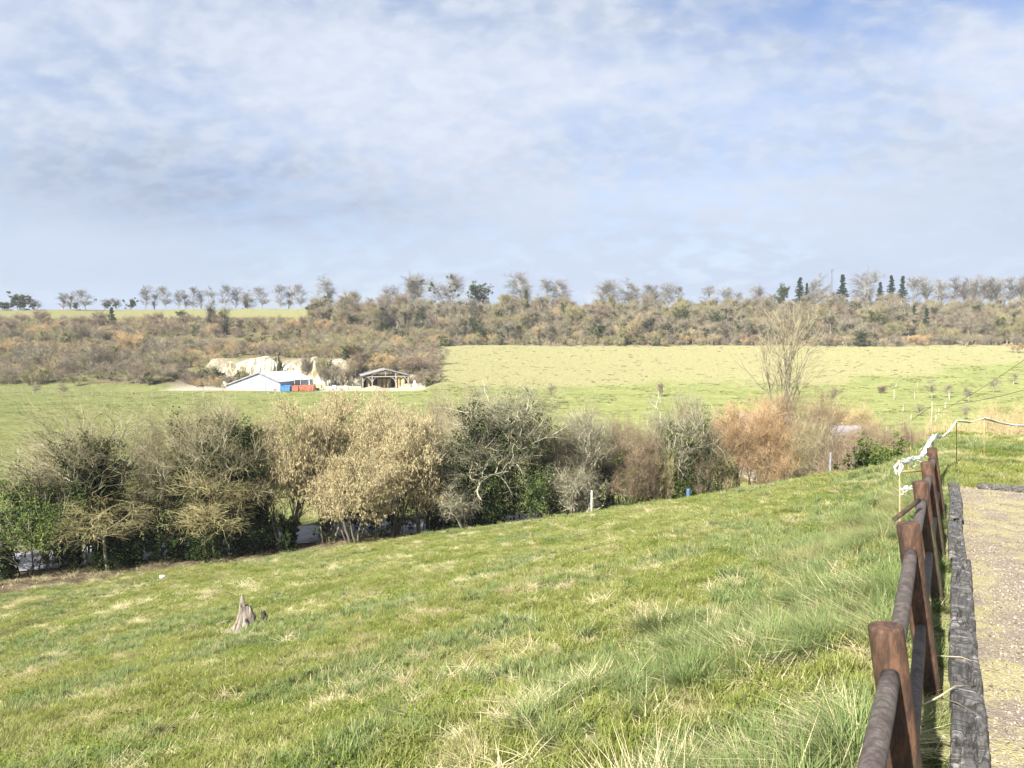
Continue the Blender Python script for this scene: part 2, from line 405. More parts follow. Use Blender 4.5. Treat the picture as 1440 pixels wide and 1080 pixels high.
# road
M_asph = surf_mat('asphalt', (.20, .20, .21), (.27, .27, .28), 1.2, .85, .2, c3=(.12, .12, .12), scale3=.3, bscale=40)
def road():
    xs = np.linspace(-110, 150, 260); b = Buf(); prof = [-2.25, -1.4, 0, 1.4, 2.25]; zc = [0, .03, .05, .03, 0]
    dx = np.gradient(xs); dy = np.gradient(road_y(xs)); n = np.stack([-dy, dx], 1); n /= np.linalg.norm(n, axis=1)[:, None]
    zb = np.array([max(hz(x + k * a_, y + k * b_) for k in (-2.3, 0, 2.3)) for x, y, (a_, b_) in zip(xs, road_y(xs), n)])
    zb = np.convolve(np.pad(zb, 6, mode='edge'), np.ones(13) / 13, 'valid') + .07
    V = np.stack([np.stack([xs + n[:, 0] * p, road_y(xs) + n[:, 1] * p, zb + c], -1) for p, c in zip(prof, zc)], 1)
    N, K = len(xs), 5; idx = np.arange(N * K).reshape(N, K)
    b.quads(V, np.stack([idx[:-1, :-1], idx[1:, :-1], idx[1:, 1:], idx[:-1, 1:]], -1))
    tag(b.build('road', M_asph, None, True), kind='structure')
road()

# gravel yard beside the fence
def yard_xy(s, t): return FL[0] * s + FD[0] * t, FL[1] * s + FD[1] * t
SL_S = -0.135                                         # centre line of the sleeper edging
M_gravel = None
def gravel_mat():
    m, nt, out = new_mat('gravel')
    vec = nd(nt, 'ShaderNodeNewGeometry').outputs['Position']
    vo = nd(nt, 'ShaderNodeTexVoronoi', Scale=62., Randomness=1.0); lk(nt, vec, vo.inputs['Vector'])
    bw = nd(nt, 'ShaderNodeSeparateColor'); lk(nt, vo.outputs['Color'], bw.inputs[0])
    f1, _ = noise_fac(nt, vec, 2.2, 5, .65, .40, .60); f2, raw = noise_fac(nt, vec, 30., 4, .7, .3, .7); f3, _ = noise_fac(nt, vec, .55, 4, .6, .42, .58)
    st = mixc(nt, bw.outputs[0], (.115, .09, .07), (.245, .205, .165))
    st = mixc(nt, f2, st, (.20, .16, .125))
    moss = mixc(nt, f2, (.23, .20, .095), (.35, .31, .16))
    edge = attr(nt, 'mossy')
    k = math_(nt, 'MULTIPLY', f1, math_(nt, 'ADD', math_(nt, 'MULTIPLY', f3, .5), edge), clamp=True)
    col = mixc(nt, k, st, moss)
    p = nd(nt, 'ShaderNodeBsdfPrincipled', Roughness=.9); lk(nt, col, p.inputs['Base Color'])
    bp = nd(nt, 'ShaderNodeBump', Strength=.8, Distance=.012); lk(nt, math_(nt, 'ADD', vo.outputs['Distance'], raw), bp.inputs['Height']); lk(nt, bp.outputs[0], p.inputs['Normal'])
    lk(nt, p.outputs[0], out.inputs['Surface']); return m
M_gravel = gravel_mat()
def gravel_yard():
    S = np.linspace(SL_S - .02, -9, 90); T = np.linspace(-3, 15.6, 190)
    SS, TT = np.meshgrid(S, T); X, Y = yard_xy(SS, TT)
    Z = h(X, Y, False) + .035 + .03 * (fbm(X * 1.1, Y * 1.1, 41) - .5) + .012 * (fbm(X * 6, Y * 6, 42) - .5)
    b = Buf(); idx = np.arange(SS.size).reshape(SS.shape)
    b.quads(np.stack([X, Y, Z], -1), np.stack([idx[:-1, :-1], idx[1:, :-1], idx[1:, 1:], idx[:-1, 1:]], -1))
    me = b.mesh('gravel_yard', [M_gravel], True)
    mo = np.maximum(sstep(SL_S - .75, SL_S - .1, SS), sstep(6.5, 11, TT) * 1.0) * (.6 + .7 * fbm(X * 1.7, Y * 1.7, 43))
    a_ = me.attributes.new('mossy', 'FLOAT', 'POINT'); a_.data.foreach_set('value', mo.astype(np.float32).ravel())
    tag(link('gravel_yard', me), kind='structure')
gravel_yard()
def yard_z(s, t):
    x, y = yard_xy(s, t); return float(h(np.array([x]), np.array([y]), False)[0]) + .035

# chalk face of the old quarry
M_chalk = surf_mat('chalk', (.50, .46, .36), (.27, .23, .15), .35, .95, .5, c3=(.20, .17, .10), scale3=.22, lo=.40, hi=.66, bscale=1.2, stretch=(1, 1, .45))
def chalk():
    us = np.linspace(-86, -49, 190); vs = np.linspace(0, 1, 46); U, Vv = np.meshgrid(us, vs)
    top = -7.6 + 2.4 * (fbm(us * .16, us * 0, 51, 4) - .5) * 2 - 2.6 * sstep(-56, -49, us) - 3.0 * sstep(-78, -86, us) - 2.0 * sstep(.62, .75, vnoise(us * .13, us * 0 + 9, 52))
    face = 206.2 + 2.2 * fbm(us * .12, us * 0 + 3, 5) 
    Zz = -14.3 + (top + 14.3) * Vv
    rid = .45 * fbm(U * .22 + .4 * Vv, Vv * .8, 53, 4) + .55 * fbm(U * .85 + .8 * Vv, Vv * 1.1, 54, 5)
    Yy = face[None] - 2.2 + 4.0 * Vv ** 1.4 + 5.0 * (rid - .5) * (.5 + Vv) - 1.7 * (1 - Vv) ** 3
    b = Buf(); idx = np.arange(U.size).reshape(U.shape)
    b.quads(np.stack([U, Yy, Zz], -1), np.stack([idx[:-1, :-1], idx[:-1, 1:], idx[1:, 1:], idx[1:, :-1]], -1))
    # the top turns back into the hill
    tp = np.stack([np.stack([us, Yy[-1] + k * 5.0, Zz[-1] + k * (.25)], -1) for k in (0., 1.)], 0); i2 = np.arange(2 * len(us)).reshape(2, -1)
    b.quads(tp, np.stack([i2[:-1, :-1], i2[:-1, 1:], i2[1:, 1:], i2[1:, :-1]], -1))
    tag(b.build('chalk_cliff', M_chalk, None, False), kind='structure')
chalk()
# ------------------------------------------------------------------ plant materials
M_bark = surf_mat('bark', (.10, .085, .062), (.19, .165, .125), 5, .9, .3, c3=(.20, .20, .12), scale3=1.6, coord='Object', rnd=.12, spec=.15)
M_barkdark = surf_mat('ivied_bark', (.055, .048, .034), (.10, .09, .06), 5, .9, .3, coord='Object', rnd=.12, spec=.1)
M_barkpale = surf_mat('lichen_bark', (.22, .20, .15), (.33, .31, .23), 4, .9, .2, c3=(.26, .26, .13), scale3=1.3, coord='Object', rnd=.2, spec=.15)
def twig(name, c1, c2, rnd=.28): return surf_mat(name, c1, c2, .8, .9, 0, rnd=rnd, spec=.1)
M_tw_grey = twig('grey_twigs', (.165, .145, .105), (.25, .225, .165))
M_tw_lichen = twig('lichen_twigs', (.27, .26, .18), (.40, .375, .28))
M_tw_olive = twig('olive_twigs', (.27, .24, .115), (.38, .33, .17))
M_tw_brown = twig('brown_twigs', (.15, .115, .075), (.235, .18, .115))
M_tw_orange = twig('orange_twigs', (.35, .235, .12), (.46, .325, .17))
M_tw_tan = twig('tan_twigs', (.30, .235, .125), (.42, .33, .18))
M_tw_gold = twig('gold_twigs', (.26, .22, .135), (.36, .305, .19))
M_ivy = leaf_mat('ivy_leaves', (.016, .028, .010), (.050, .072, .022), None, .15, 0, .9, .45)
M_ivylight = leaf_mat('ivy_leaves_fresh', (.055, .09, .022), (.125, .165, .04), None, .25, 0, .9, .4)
M_ever = leaf_mat('evergreen_leaves', (.045, .075, .018), (.11, .15, .035), None, .22, .025, .9, .4)
M_conifer = leaf_mat('conifer_needles', (.022, .038, .020), (.048, .070, .034), None, .1, 0, .5, .4)
M_catkin = leaf_mat('catkins', (.50, .42, .235), (.61, .525, .32), (.36, .30, .17), .08, 0, .7, .3, s3=.4)
M_deadleaf = leaf_mat('dead_leaves', (.30, .20, .095), (.42, .29, .135), None, .3, 0, .7, .35)
M_yellow = leaf_mat('yellow_shoots', (.27, .23, .03), (.40, .35, .05), None, .3, 0, .7, .3)

def grow(rng, P, R, n, lo, hi, ang, L, K, up=0., wob=.2, rr=.6, rmin=.004, tip=.3, fall=.4, droop=None):
    N, K0, _ = P.shape; i = np.repeat(np.arange(N), n); M = len(i)
    f = rng.uniform(lo, hi, M) * (K0 - 1); k = np.minimum(f.astype(int), K0 - 2); fr = (f - k)[:, None]
    p = P[i, k] * (1 - fr) + P[i, k + 1] * fr; d = unit(P[i, k + 1] - P[i, k]); r = R[i, k] * (1 - fr[:, 0]) + R[i, k + 1] * fr[:, 0]
    q = unit(np.cross(d, rng.normal(size=(M, 3)))); an = np.radians(rng.uniform(ang[0], ang[1], M))[:, None]
    d = d * np.cos(an) + q * np.sin(an)
    ln = L * rng.uniform(.55, 1.25, M) * (1 - fall * f / (K0 - 1)); st = (ln / (K - 1))[:, None]
    out = np.empty((M, K, 3)); out[:, 0] = p
    for j in range(1, K):
        dz = up if droop is None else up - droop * j / K
        d = unit(d + wob * rng.normal(size=(M, 3)) + np.array([0, 0, dz])); p = p + d * st; out[:, j] = p
    r0 = np.maximum(r * rr, rmin)
    return out, r0[:, None] * np.linspace(1, tip, K)[None]

def stems(rng, n, H, r, spread, lean, K=9, wob=.05, up=.08, tip=.15, base=.25):
    az = rng.uniform(0, 2 * PI, n); d = np.stack([np.cos(az) * lean, np.sin(az) * lean, np.ones(n)], -1) * rng.uniform(.6, 1.2, (n, 1)) ** np.array([1, 1, 0])
    d = unit(d); p = np.stack([np.cos(az), np.sin(az), np.zeros(n)], -1) * spread * rng.uniform(.2, 1, (n, 1)); p[:, 2] = -base
    out = np.empty((n, K, 3)); out[:, 0] = p; st = (H + base) * rng.uniform(.75, 1.05, (n, 1)) / (K - 1)
    for j in range(1, K):
        d = unit(d + wob * rng.normal(size=(n, 3)) + np.array([0, 0, up])); p = p + d * st; out[:, j] = p
    rad = r * rng.uniform(.7, 1.1, (n, 1)) * np.linspace(1, tip, K)[None] ** .8
    rad[:, 0] *= 1.35
    return out, rad

def shape_to(levels, H, W):
    """fit the whole plant to its height and spread (plants keep their own proportions of limbs)"""
    allp = np.concatenate([P.reshape(-1, 3) for P, _ in levels])
    top = np.percentile(allp[:, 2], 98.6); rad = np.percentile(np.hypot(allp[:, 0], allp[:, 1]), 96)
    sz = H / max(top, .1); sx = (W / 2) / max(rad, .05)
    for P, _ in levels:
        neg = P[..., 2] < 0
        P[..., 2] = np.where(neg, P[..., 2], P[..., 2] * sz); P[..., :2] *= sx
    return levels

def clumped(rng, C, n, sig, per=22, sub=.5):
    """n leaf positions gathered in clumps around the points C"""
    m = max(1, n // per); c = C[rng.integers(0, len(C), m)] + rng.normal(size=(m, 3)) * sig
    p = np.repeat(c, per, 0) + rng.normal(size=(m * per, 3)) * sig * sub * rng.uniform(.4, 1.1, (m, 1)).repeat(per, 0)
    return p

def along(rng, P, n, lo=0., hi=1.):
    i = rng.integers(0, len(P), n); f = rng.uniform(lo, hi, n) * (P.shape[1] - 1); k = np.minimum(f.astype(int), P.shape[1] - 2); fr = (f - k)[:, None]
    return P[i, k] * (1 - fr) + P[i, k + 1] * fr

class Plant:
    """meshes of one plant: {part name: mesh}"""
    def __init__(s): s.parts = {}
    def put(s, name, loc, label, cat, group=None, rz=0., sc_=1.):
        r = empty(name, loc, label, cat, group, rz, sc_)
        for k, me in s.parts.items():
            link(k, me, r)
        return r

def bare_tree(seed, H, W, stem=1, r=.16, spread=.2, lean=.1, limbs=12, clear=.3, limb_ang=(35, 65), l1=.45, sec=7, l2=.22, tw=7, l3=.11, fine=0, l4=.06, up=.06, wob=.14,
              bark=None, twigm=None, finem=None, br=1., twr=.008, ivy=0, ivy_top=.6, ivy_sig=.3, ivy_size=.11, ivym=None, leaf=0, leafm=None, leaf_size=.08, catkin=0, sides=6, stem_h=.9, stem_wob=.06, droop=None, ivy_limb=.4, fall=.45):
    rng = np.random.default_rng(seed)
    S = stems(rng, stem, H * stem_h, r, spread, lean, 10, stem_wob)
    A = grow(rng, *S, limbs, clear, .97, limb_ang, H * l1, 7, up, wob * .8, .6, twr * 1.6, .3, fall)
    B = grow(rng, *A, sec, .2, 1., (25, 60), H * l2, 5, up * .7, wob, .55, twr * 1.2, .4, .3, droop)
    levels = [S, A, B]; C = D = None
    if tw: C = grow(rng, *B, tw, .15, 1., (20, 55), H * l3, 4, up * .5, wob * 1.1, .6, twr, .5, .2, droop); levels.append(C)
    if fine: D = grow(rng, *C, fine, .2, 1., (20, 55), H * l4, 3, up * .4, wob * 1.2, .8, twr * .8, .6, .1, droop); levels.append(D)
    shape_to(levels, H, W)
    pl = Plant(); bark = bark or M_bark; twigm = twigm or M_tw_grey
    b = Buf(); b.tubes(S[0], S[1], sides, 0, rng); b.tubes(A[0], A[1], 4, 0, rng); pl.parts['trunk'] = b.mesh('trunk', [bark], True)
    b = Buf(); b.tubes(B[0], B[1] * br, 3, 0, rng)
    if C: b.tubes(C[0], C[1], 3, 3, rng)
    if D: b.tubes(D[0], D[1], 3, 3, rng)
    if catkin:
        src = (D or C)[0]; p = along(rng, src, int(catkin * 1.3), .1, 1.); p = p[p[:, 2] > H * .24][:catkin]; catkin = len(p); ln = rng.uniform(.08, .17, catkin)
        q = np.stack([p, p + np.stack([rng.normal(0, .012, catkin), rng.normal(0, .012, catkin), -ln * .55], -1), p + np.stack([rng.normal(0, .02, catkin), rng.normal(0, .02, catkin), -ln], -1)], 1)
        b.tubes(q, np.stack([np.full(catkin, .006), np.full(catkin, .018), np.full(catkin, .008)], 1), 3, 1, rng)
    if leaf:
        src = (D or C or B)[0]; b.leaves(along(rng, src, leaf, .2, 1.) + rng.normal(size=(leaf, 3)) * .03, rng.uniform(.6, 1.3, leaf) * leaf_size, rng, 2)
    pl.parts['crown'] = b.mesh('crown', [twigm, M_catkin, leafm or M_deadleaf, finem or twigm], False)
    if ivy:
        n1 = int(ivy * (1 - ivy_limb)); C1 = along(rng, S[0], 400, .02, ivy_top); C2 = along(rng, A[0], 400, 0, .7); C2 = C2[C2[:, 2] < H * min(1, ivy_top * 1.15)]
        p = clumped(rng, C1, n1, ivy_sig, 40, .65)
        if len(C2): p = np.concatenate([p, clumped(rng, C2, ivy - n1, ivy_sig * .9, 40, .65)])
        p = p[p[:, 2] > .02]; b = Buf()
        b.leaves(p, rng.uniform(.6, 1.3, len(p)) * ivy_size, rng, 0, .3, .85, out=p - np.array([0, 0, H * .3]), outw=.5); pl.parts['ivy'] = b.mesh('ivy', [ivym or M_ivy], False)
    return pl

def leafy_bush(seed, H, W, n=6000, size=.1, leafm=None, stem=5, r=.05, twigm=None, clear=.12, bare=0, per=26, sig=.3):
    rng = np.random.default_rng(seed)
    S = stems(rng, stem, H * .85, r, W * .12, .35, 8, .1)
    A = grow(rng, *S, 9, .1, 1., (25, 70), H * .42, 6, .05, .18, .6, .008, .4, .3)
    B = grow(rng, *A, 6, .3, 1., (20, 60), H * .16, 4, .05, .2, .6, .005, .5, .2)
    shape_to([S, A, B], H, W)
    pl = Plant(); b = Buf(); b.tubes(S[0], S[1], 5, 0, rng); b.tubes(A[0], A[1], 3, 0, rng); pl.parts['trunk'] = b.mesh('trunk', [M_barkdark], True)
    b = Buf(); b.tubes(B[0], B[1], 3, 0, rng)
    C = along(rng, A[0], 700, .25, 1.); C = C[C[:, 2] > H * clear]
    p = clumped(rng, C, n, sig * H * .22, per, .55); p = p[p[:, 2] > .03]
    b.leaves(p, rng.uniform(.6, 1.3, len(p)) * size, rng, 1, .35, .7, out=p - np.array([0, 0, H * .35]), outw=.7)
    if bare:
        D = grow(rng, *A, bare, .5, 1., (5, 40), H * .3, 4, .15, .15, .5, .006, .5, .1); b.tubes(D[0], D[1], 3, 0, rng)
    pl.parts['crown'] = b.mesh('crown', [twigm or M_tw_grey, leafm or M_ever], False)
    return pl

def conifer(seed, H, W, gap=.0, fac=1.):
    rng = np.random.default_rng(seed); K = 12
    z = np.linspace(-.3, H, K); S = np.stack([rng.normal(0, .02, K), rng.normal(0, .02, K), z], -1)[None]; R = (np.linspace(.2, .02, K) * H / 14)[None]
    b = Buf(); b.tubes(S, R, 6, 0, rng); pl = Plant(); pl.parts['trunk'] = b.mesh('trunk', [M_barkdark], True)
    b = Buf(); tiers = int(19 * fac); P = []; 
    for t in range(tiers):
        f = .12 + .86 * t / (tiers - 1); zz = H * f; L = W / 2 * (1 - f) ** .85 * rng.uniform(.6, 1.2) + .12
        nb = rng.integers(7, 11)
        for k in range(nb):
            a = rng.uniform(0, 2 * PI); l = L * rng.uniform(.7, 1.1); j = np.linspace(0, 1, 5)[:, None]
            P.append(np.array([0, 0, zz + rng.normal(0, .32)]) + np.concatenate([np.cos(a) * l * j, np.sin(a) * l * j, (-.34 + rng.normal(0, .16)) * l * j + .22 * l * j ** 2.2], 1))
    P = np.array(P); b.tubes(P, np.full(P.shape[:2], .03) * np.linspace(1, .3, 5), 3, 0, rng)
    n = len(P) * 60; c = along(rng, P, n, .12, 1.02); c = c + rng.normal(size=(n, 3)) * np.array([.13, .13, .08]) * W / 5 - np.array([0, 0, .1])
    b.leaves(c, rng.uniform(.2, .42, n) * W / 5, rng, 1, .8, .45)
    pl.parts['crown'] = b.mesh('crown', [M_barkdark, M_conifer], False); return pl

# ------------------------------------------------------------------ instanced ground cover (kind = stuff)
def scatter(name, pts, rots, scl, idx, protos, kind='stuff'):
    col = bpy.data.collections.new(name + '_sources')
    for i, me in enumerate(protos):
        o = bpy.data.objects.new(f'{name}_source_{i:02d}', me); col.objects.link(o)
    me = bpy.data.meshes.new(name); n = len(pts); me.vertices.add(n); me.vertices.foreach_set('co', np.asarray(pts, np.float32).ravel())
    for nm, ty, val in (('rot', 'FLOAT_VECTOR', rots), ('scl', 'FLOAT_VECTOR', scl), ('idx', 'INT', idx)):
        a = me.attributes.new(nm, ty, 'POINT'); a.data.foreach_set('vector' if ty == 'FLOAT_VECTOR' else 'value', np.asarray(val, np.int32 if ty == 'INT' else np.float32).ravel())
    o = link(name, me); tag(o, kind=kind)
    g = bpy.data.node_groups.new(name, 'GeometryNodeTree'); g.interface.new_socket('Geometry', in_out='INPUT', socket_type='NodeSocketGeometry'); g.interface.new_socket('Geometry', in_out='OUTPUT', socket_type='NodeSocketGeometry')
    gi = g.nodes.new('NodeGroupInput'); go = g.nodes.new('NodeGroupOutput'); ip = g.nodes.new('GeometryNodeInstanceOnPoints'); ci = g.nodes.new('GeometryNodeCollectionInfo')
    ci.inputs['Collection'].default_value = col; ci.inputs['Separate Children'].default_value = True; ci.inputs['Reset Children'].default_value = True
    def na(nm, ty):
        x = g.nodes.new('GeometryNodeInputNamedAttribute'); x.data_type = ty; x.inputs['Name'].default_value = nm; return x.outputs['Attribute']
    L = g.links.new; L(gi.outputs[0], ip.inputs['Points']); L(ci.outputs[0], ip.inputs['Instance']); ip.inputs['Pick Instance'].default_value = True
    L(na('idx', 'INT'), ip.inputs['Instance Index'])
    e = g.nodes.new('FunctionNodeEulerToRotation'); L(na('rot', 'FLOAT_VECTOR'), e.inputs[0]); L(e.outputs[0], ip.inputs['Rotation']); L(na('scl', 'FLOAT_VECTOR'), ip.inputs['Scale'])
    L(ip.outputs[0], go.inputs[0]); md = o.modifiers.new('scatter', 'NODES'); md.node_group = g
    return o

def blades(b, rng, n, rad, hh, ww, lean=.5, mat=0, curve=.5, heading=None, flat=0., off=(0, 0, 0), tufts=0):
    a = rng.uniform(0, 2 * PI, n); rr = rad * np.sqrt(rng.random(n)); base = np.stack([np.cos(a) * rr, np.sin(a) * rr, np.full(n, -.02)], -1) + np.array(off)
    if tufts:
        k = rng.integers(0, tufts, n); ca = rng.uniform(0, 2 * PI, tufts); cr = rad * np.sqrt(rng.random(tufts)); tc_ = np.stack([np.cos(ca) * cr, np.sin(ca) * cr], -1); base[:, :2] = tc_[k] + rng.normal(0, rad * .13, (n, 2))
    hd = rng.uniform(0, 2 * PI, n) if heading is None else rng.normal(heading, .6, n)
    hgt = hh * rng.uniform(.5, 1.2, n); ln = lean * rng.uniform(.3, 1.3, n)
    dirx = np.stack([np.cos(hd), np.sin(hd), np.zeros(n)], -1); side = np.stack([-np.sin(hd), np.cos(hd), np.zeros(n)], -1); wd = ww * rng.uniform(.7, 1.2, n)
    pts = []
    for k, (f, wf) in enumerate(((0, .8), (.5, 1.), (1., .12))):
        z = hgt * (f - curve * .35 * f * f * ln) * (1 - flat); x = hgt * ln * (f * .55 + curve * f * f)
        c = base + dirx * x[:, None] + np.array([0, 0, 1]) * z[:, None]
        pts += [c - side * (wd * wf / 2)[:, None], c + side * (wd * wf / 2)[:, None]]
    V = np.stack(pts, 1); i0 = (np.arange(n) * 6)[:, None]
    F = np.concatenate([i0 + np.array([[0, 1, 3, 2]]), i0 + np.array([[2, 3, 5, 4]])], 1).reshape(-1, 4)
    b.quads(V, F, mat, np.repeat(rng.random(n), 2))

M_grass = leaf_mat('turf_blades', (.19, .222, .052), (.275, .295, .095), (.38, .35, .17), .42, 0, .55, .30, s3=1.1, lo3=.50, hi3=.74)
M_lush = leaf_mat('lush_blades', (.145, .195, .068), (.215, .265, .108), (.26, .27, .115), .35, 0, .5, .3, s3=.6, lo3=.5, hi3=.7)
M_straw = leaf_mat('straw_blades', (.46, .40, .23), (.62, .55, .35), (.33, .26, .14), .3, 0, .7, .3)
M_clover = leaf_mat('clover_leaves', (.10, .155, .022), (.17, .225, .04), None, .35, 0, .8, .3)
# ------------------------------------------------------------------ meadow grass on the near slope
def patch_protos():
    out = []
    for i in range(4):                       # short turf
        rng = np.random.default_rng(100 + i); b = Buf(); blades(b, rng, 210, .24, .078, .0055, .9, 0, tufts=8); blades(b, rng, 22, .24, .06, .005, 1.3, 1, flat=.4); out.append(b.mesh('turf', [M_grass, M_straw, M_lush]))
    for i in range(2):                       # lusher green turf
        rng = np.random.default_rng(110 + i); b = Buf(); blades(b, rng, 200, .22, .115, .006, .8, 2, tufts=6); blades(b, rng, 20, .22, .1, .005, 1.1, 1); out.append(b.mesh('turf', [M_grass, M_straw, M_lush]))
    for i in range(2):                       # flattened straw
        rng = np.random.default_rng(120 + i); b = Buf(); blades(b, rng, 150, .22, .13, .005, 1.7, 1, .5, flat=.5, tufts=7); blades(b, rng, 60, .22, .07, .005, .9, 0); out.append(b.mesh('turf', [M_grass, M_straw, M_lush]))
    rng = np.random.default_rng(130); b = Buf()   # low broad leaves
    blades(b, rng, 90, .22, .06, .0055, .9, 0); p = np.stack([rng.normal(0, .11, 170), rng.normal(0, .11, 170), rng.uniform(.02, .07, 170)], -1); b.leaves(p, rng.uniform(.012, .028, 170), rng, 3, 1.6, .8); out.append(b.mesh('turf', [M_grass, M_straw, M_lush, M_clover]))
    return out

def meadow():
    rng = np.random.default_rng(7); P = []
    for r0, r1, dens in ((3.0, 9, 62), (9, 16, 40), (16, 28, 22), (28, 56, 9)):
        n = int(dens * R_(80) * (r1 ** 2 - r0 ** 2) / 2); r = np.sqrt(rng.uniform(r0 ** 2, r1 ** 2, n)); a = rng.uniform(R_(-40), R_(40), n)
        P.append(np.stack([np.sin(a) * r, np.cos(a) * r, np.full(n, 1 + .25 * (r0 > 15) + .5 * (r0 > 27))], -1))
    P = np.concatenate(P); x, y, sz = P.T; s = FL[0] * x + FL[1] * y; t = FD[0] * x + FD[1] * y; z = h(x, y)
    dy = y - road_y(x)
    keep = ((s > .25) | (t > 15.6)) & (dy < -6.4 + 1.4 * (fbm(x * .4, y * .4, 35) - .5) - 1.6 * sstep(-18, -30, x)) & (z > -13.75)
    mud = sstep(.69, .75, vnoise(x * .55 + 4, y * .55, 37)) * sstep(-8, -11, x + .25 * y) * (y > 13) * (y < 44) * (s > 2)
    keep &= rng.random(len(x)) > mud * .75
    x, y, z, sz, s, t = [v[keep] for v in (x, y, z, sz, s, t)]; n = len(x)
    # what grows where: lush near the fence and in damp patches, straw on drier humps, low leaves here and there
    lush = fbm(x * .42, y * .42, 61, 4) + .22 * sstep(5, 0, s) * (s > 0) + .12 * sstep(16, 8, y) * sstep(2, -5, x)
    dry = fbm(x * .75 + 5, y * .75, 62, 4); brd = fbm(x * .45, y * .45 + 9, 63, 3); u = rng.random(n)
    idx = rng.integers(0, 4, n)
    idx = np.where((lush > .60) & (u < .6), rng.integers(4, 6, n), idx); idx = np.where((dry > .60) & (u < .2), rng.integers(6, 8, n), idx)
    idx = np.where((brd > .60) & (u < .25), 8, idx); idx = np.where(rng.random(n) < .03, rng.integers(6, 8, n), idx)
    rot = np.stack([rng.normal(0, .1, n), rng.normal(0, .1, n), rng.uniform(0, 6.28, n)], -1)
    sc1 = sz * rng.uniform(.8, 1.3, n); scl = np.stack([sc1, sc1, sc1 / sz ** .9 * rng.uniform(.6, 1.35, n) * (1 + .5 * (lush - .5))], -1)
    scatter('meadow_grass', np.stack([x, y, z], -1), rot, scl, idx, patch_protos())

def tussock_protos():
    out = []
    for i in range(4):
        rng = np.random.default_rng(140 + i); b = Buf(); blades(b, rng, 170, .11, .30, .006, .75, 0, .8, heading=None if i % 2 else rng.uniform(0, 6)); blades(b, rng, 22, .13, .26, .005, 1.2, 1, .8); out.append(b.mesh('tussock', [M_lush, M_straw]))
    for i in range(2):
        rng = np.random.default_rng(150 + i); b = Buf(); blades(b, rng, 110, .12, .30, .005, 1.3, 1, .9, heading=rng.uniform(0, 6), flat=.25); blades(b, rng, 50, .1, .2, .006, .8, 0, .7); out.append(b.mesh('tussock', [M_lush, M_straw]))
    for i in range(1):                       # thin standing dead stalks
        rng = np.random.default_rng(160 + i); b = Buf(); blades(b, rng, 16, .12, .42, .004, .5, 1, .5); out.append(b.mesh('tussock', [M_lush, M_straw]))
    return out

def tussocks():
    rng = np.random.default_rng(8)
    # along the fence: thick; further down the slope: scattered
    n1 = 2300; t1 = rng.uniform(1.2, 15.5, n1); s1 = .22 + np.abs(rng.normal(0, 1.3, n1)) * (.35 + .55 * fbm(t1 * .5, t1 * 0, 71, 2) * 2)
    n2 = 450; t2 = rng.uniform(1, 40, n2); s2 = rng.uniform(.3, 14, n2)
    n3 = 110; t3 = rng.uniform(1.6, 15, n3); s3 = rng.uniform(-.04, .16, n3)
    n4 = 260; t4 = rng.uniform(15.7, 30, n4); s4 = rng.uniform(-9, .5, n4)
    s = np.concatenate([s1, s2, s3, s4]); t = np.concatenate([t1, t2, t3, t4]); x, y = yard_xy(s, t)
    kind2 = np.concatenate([np.zeros(n1), np.ones(n2), np.full(n3, 2), np.full(n4, 3)])
    keep = (y > 2.2) & ((kind2 != 1) | (fbm(x * .3, y * .3, 72, 3) > .52)) & (np.hypot(x, y) < 45) & ((kind2 != 0) | (fbm(x * .7, y * .7, 73, 2) > .40))
    s, t, x, y, kind2 = [v[keep] for v in (s, t, x, y, kind2)]; n = len(x)
    idx = np.where(rng.random(n) < .86, rng.integers(0, 4, n), rng.integers(4, 6, n)); idx = np.where(rng.random(n) < .05, 6, idx)
    sc1 = rng.uniform(.45, 1.0, n) * np.where(kind2 == 1, .6, 1) * np.where(kind2 == 2, .55, 1) * np.where(kind2 == 3, .7, 1)
    scatter('tussock_grass', np.stack([x, y, h(x, y) - .01], -1), np.stack([rng.normal(0, .15, n), rng.normal(0, .15, n), rng.uniform(0, 6.28, n)], -1), np.stack([sc1, sc1, sc1 * rng.uniform(.7, 1.15, n)], -1), idx, tussock_protos())

meadow(); tussocks()

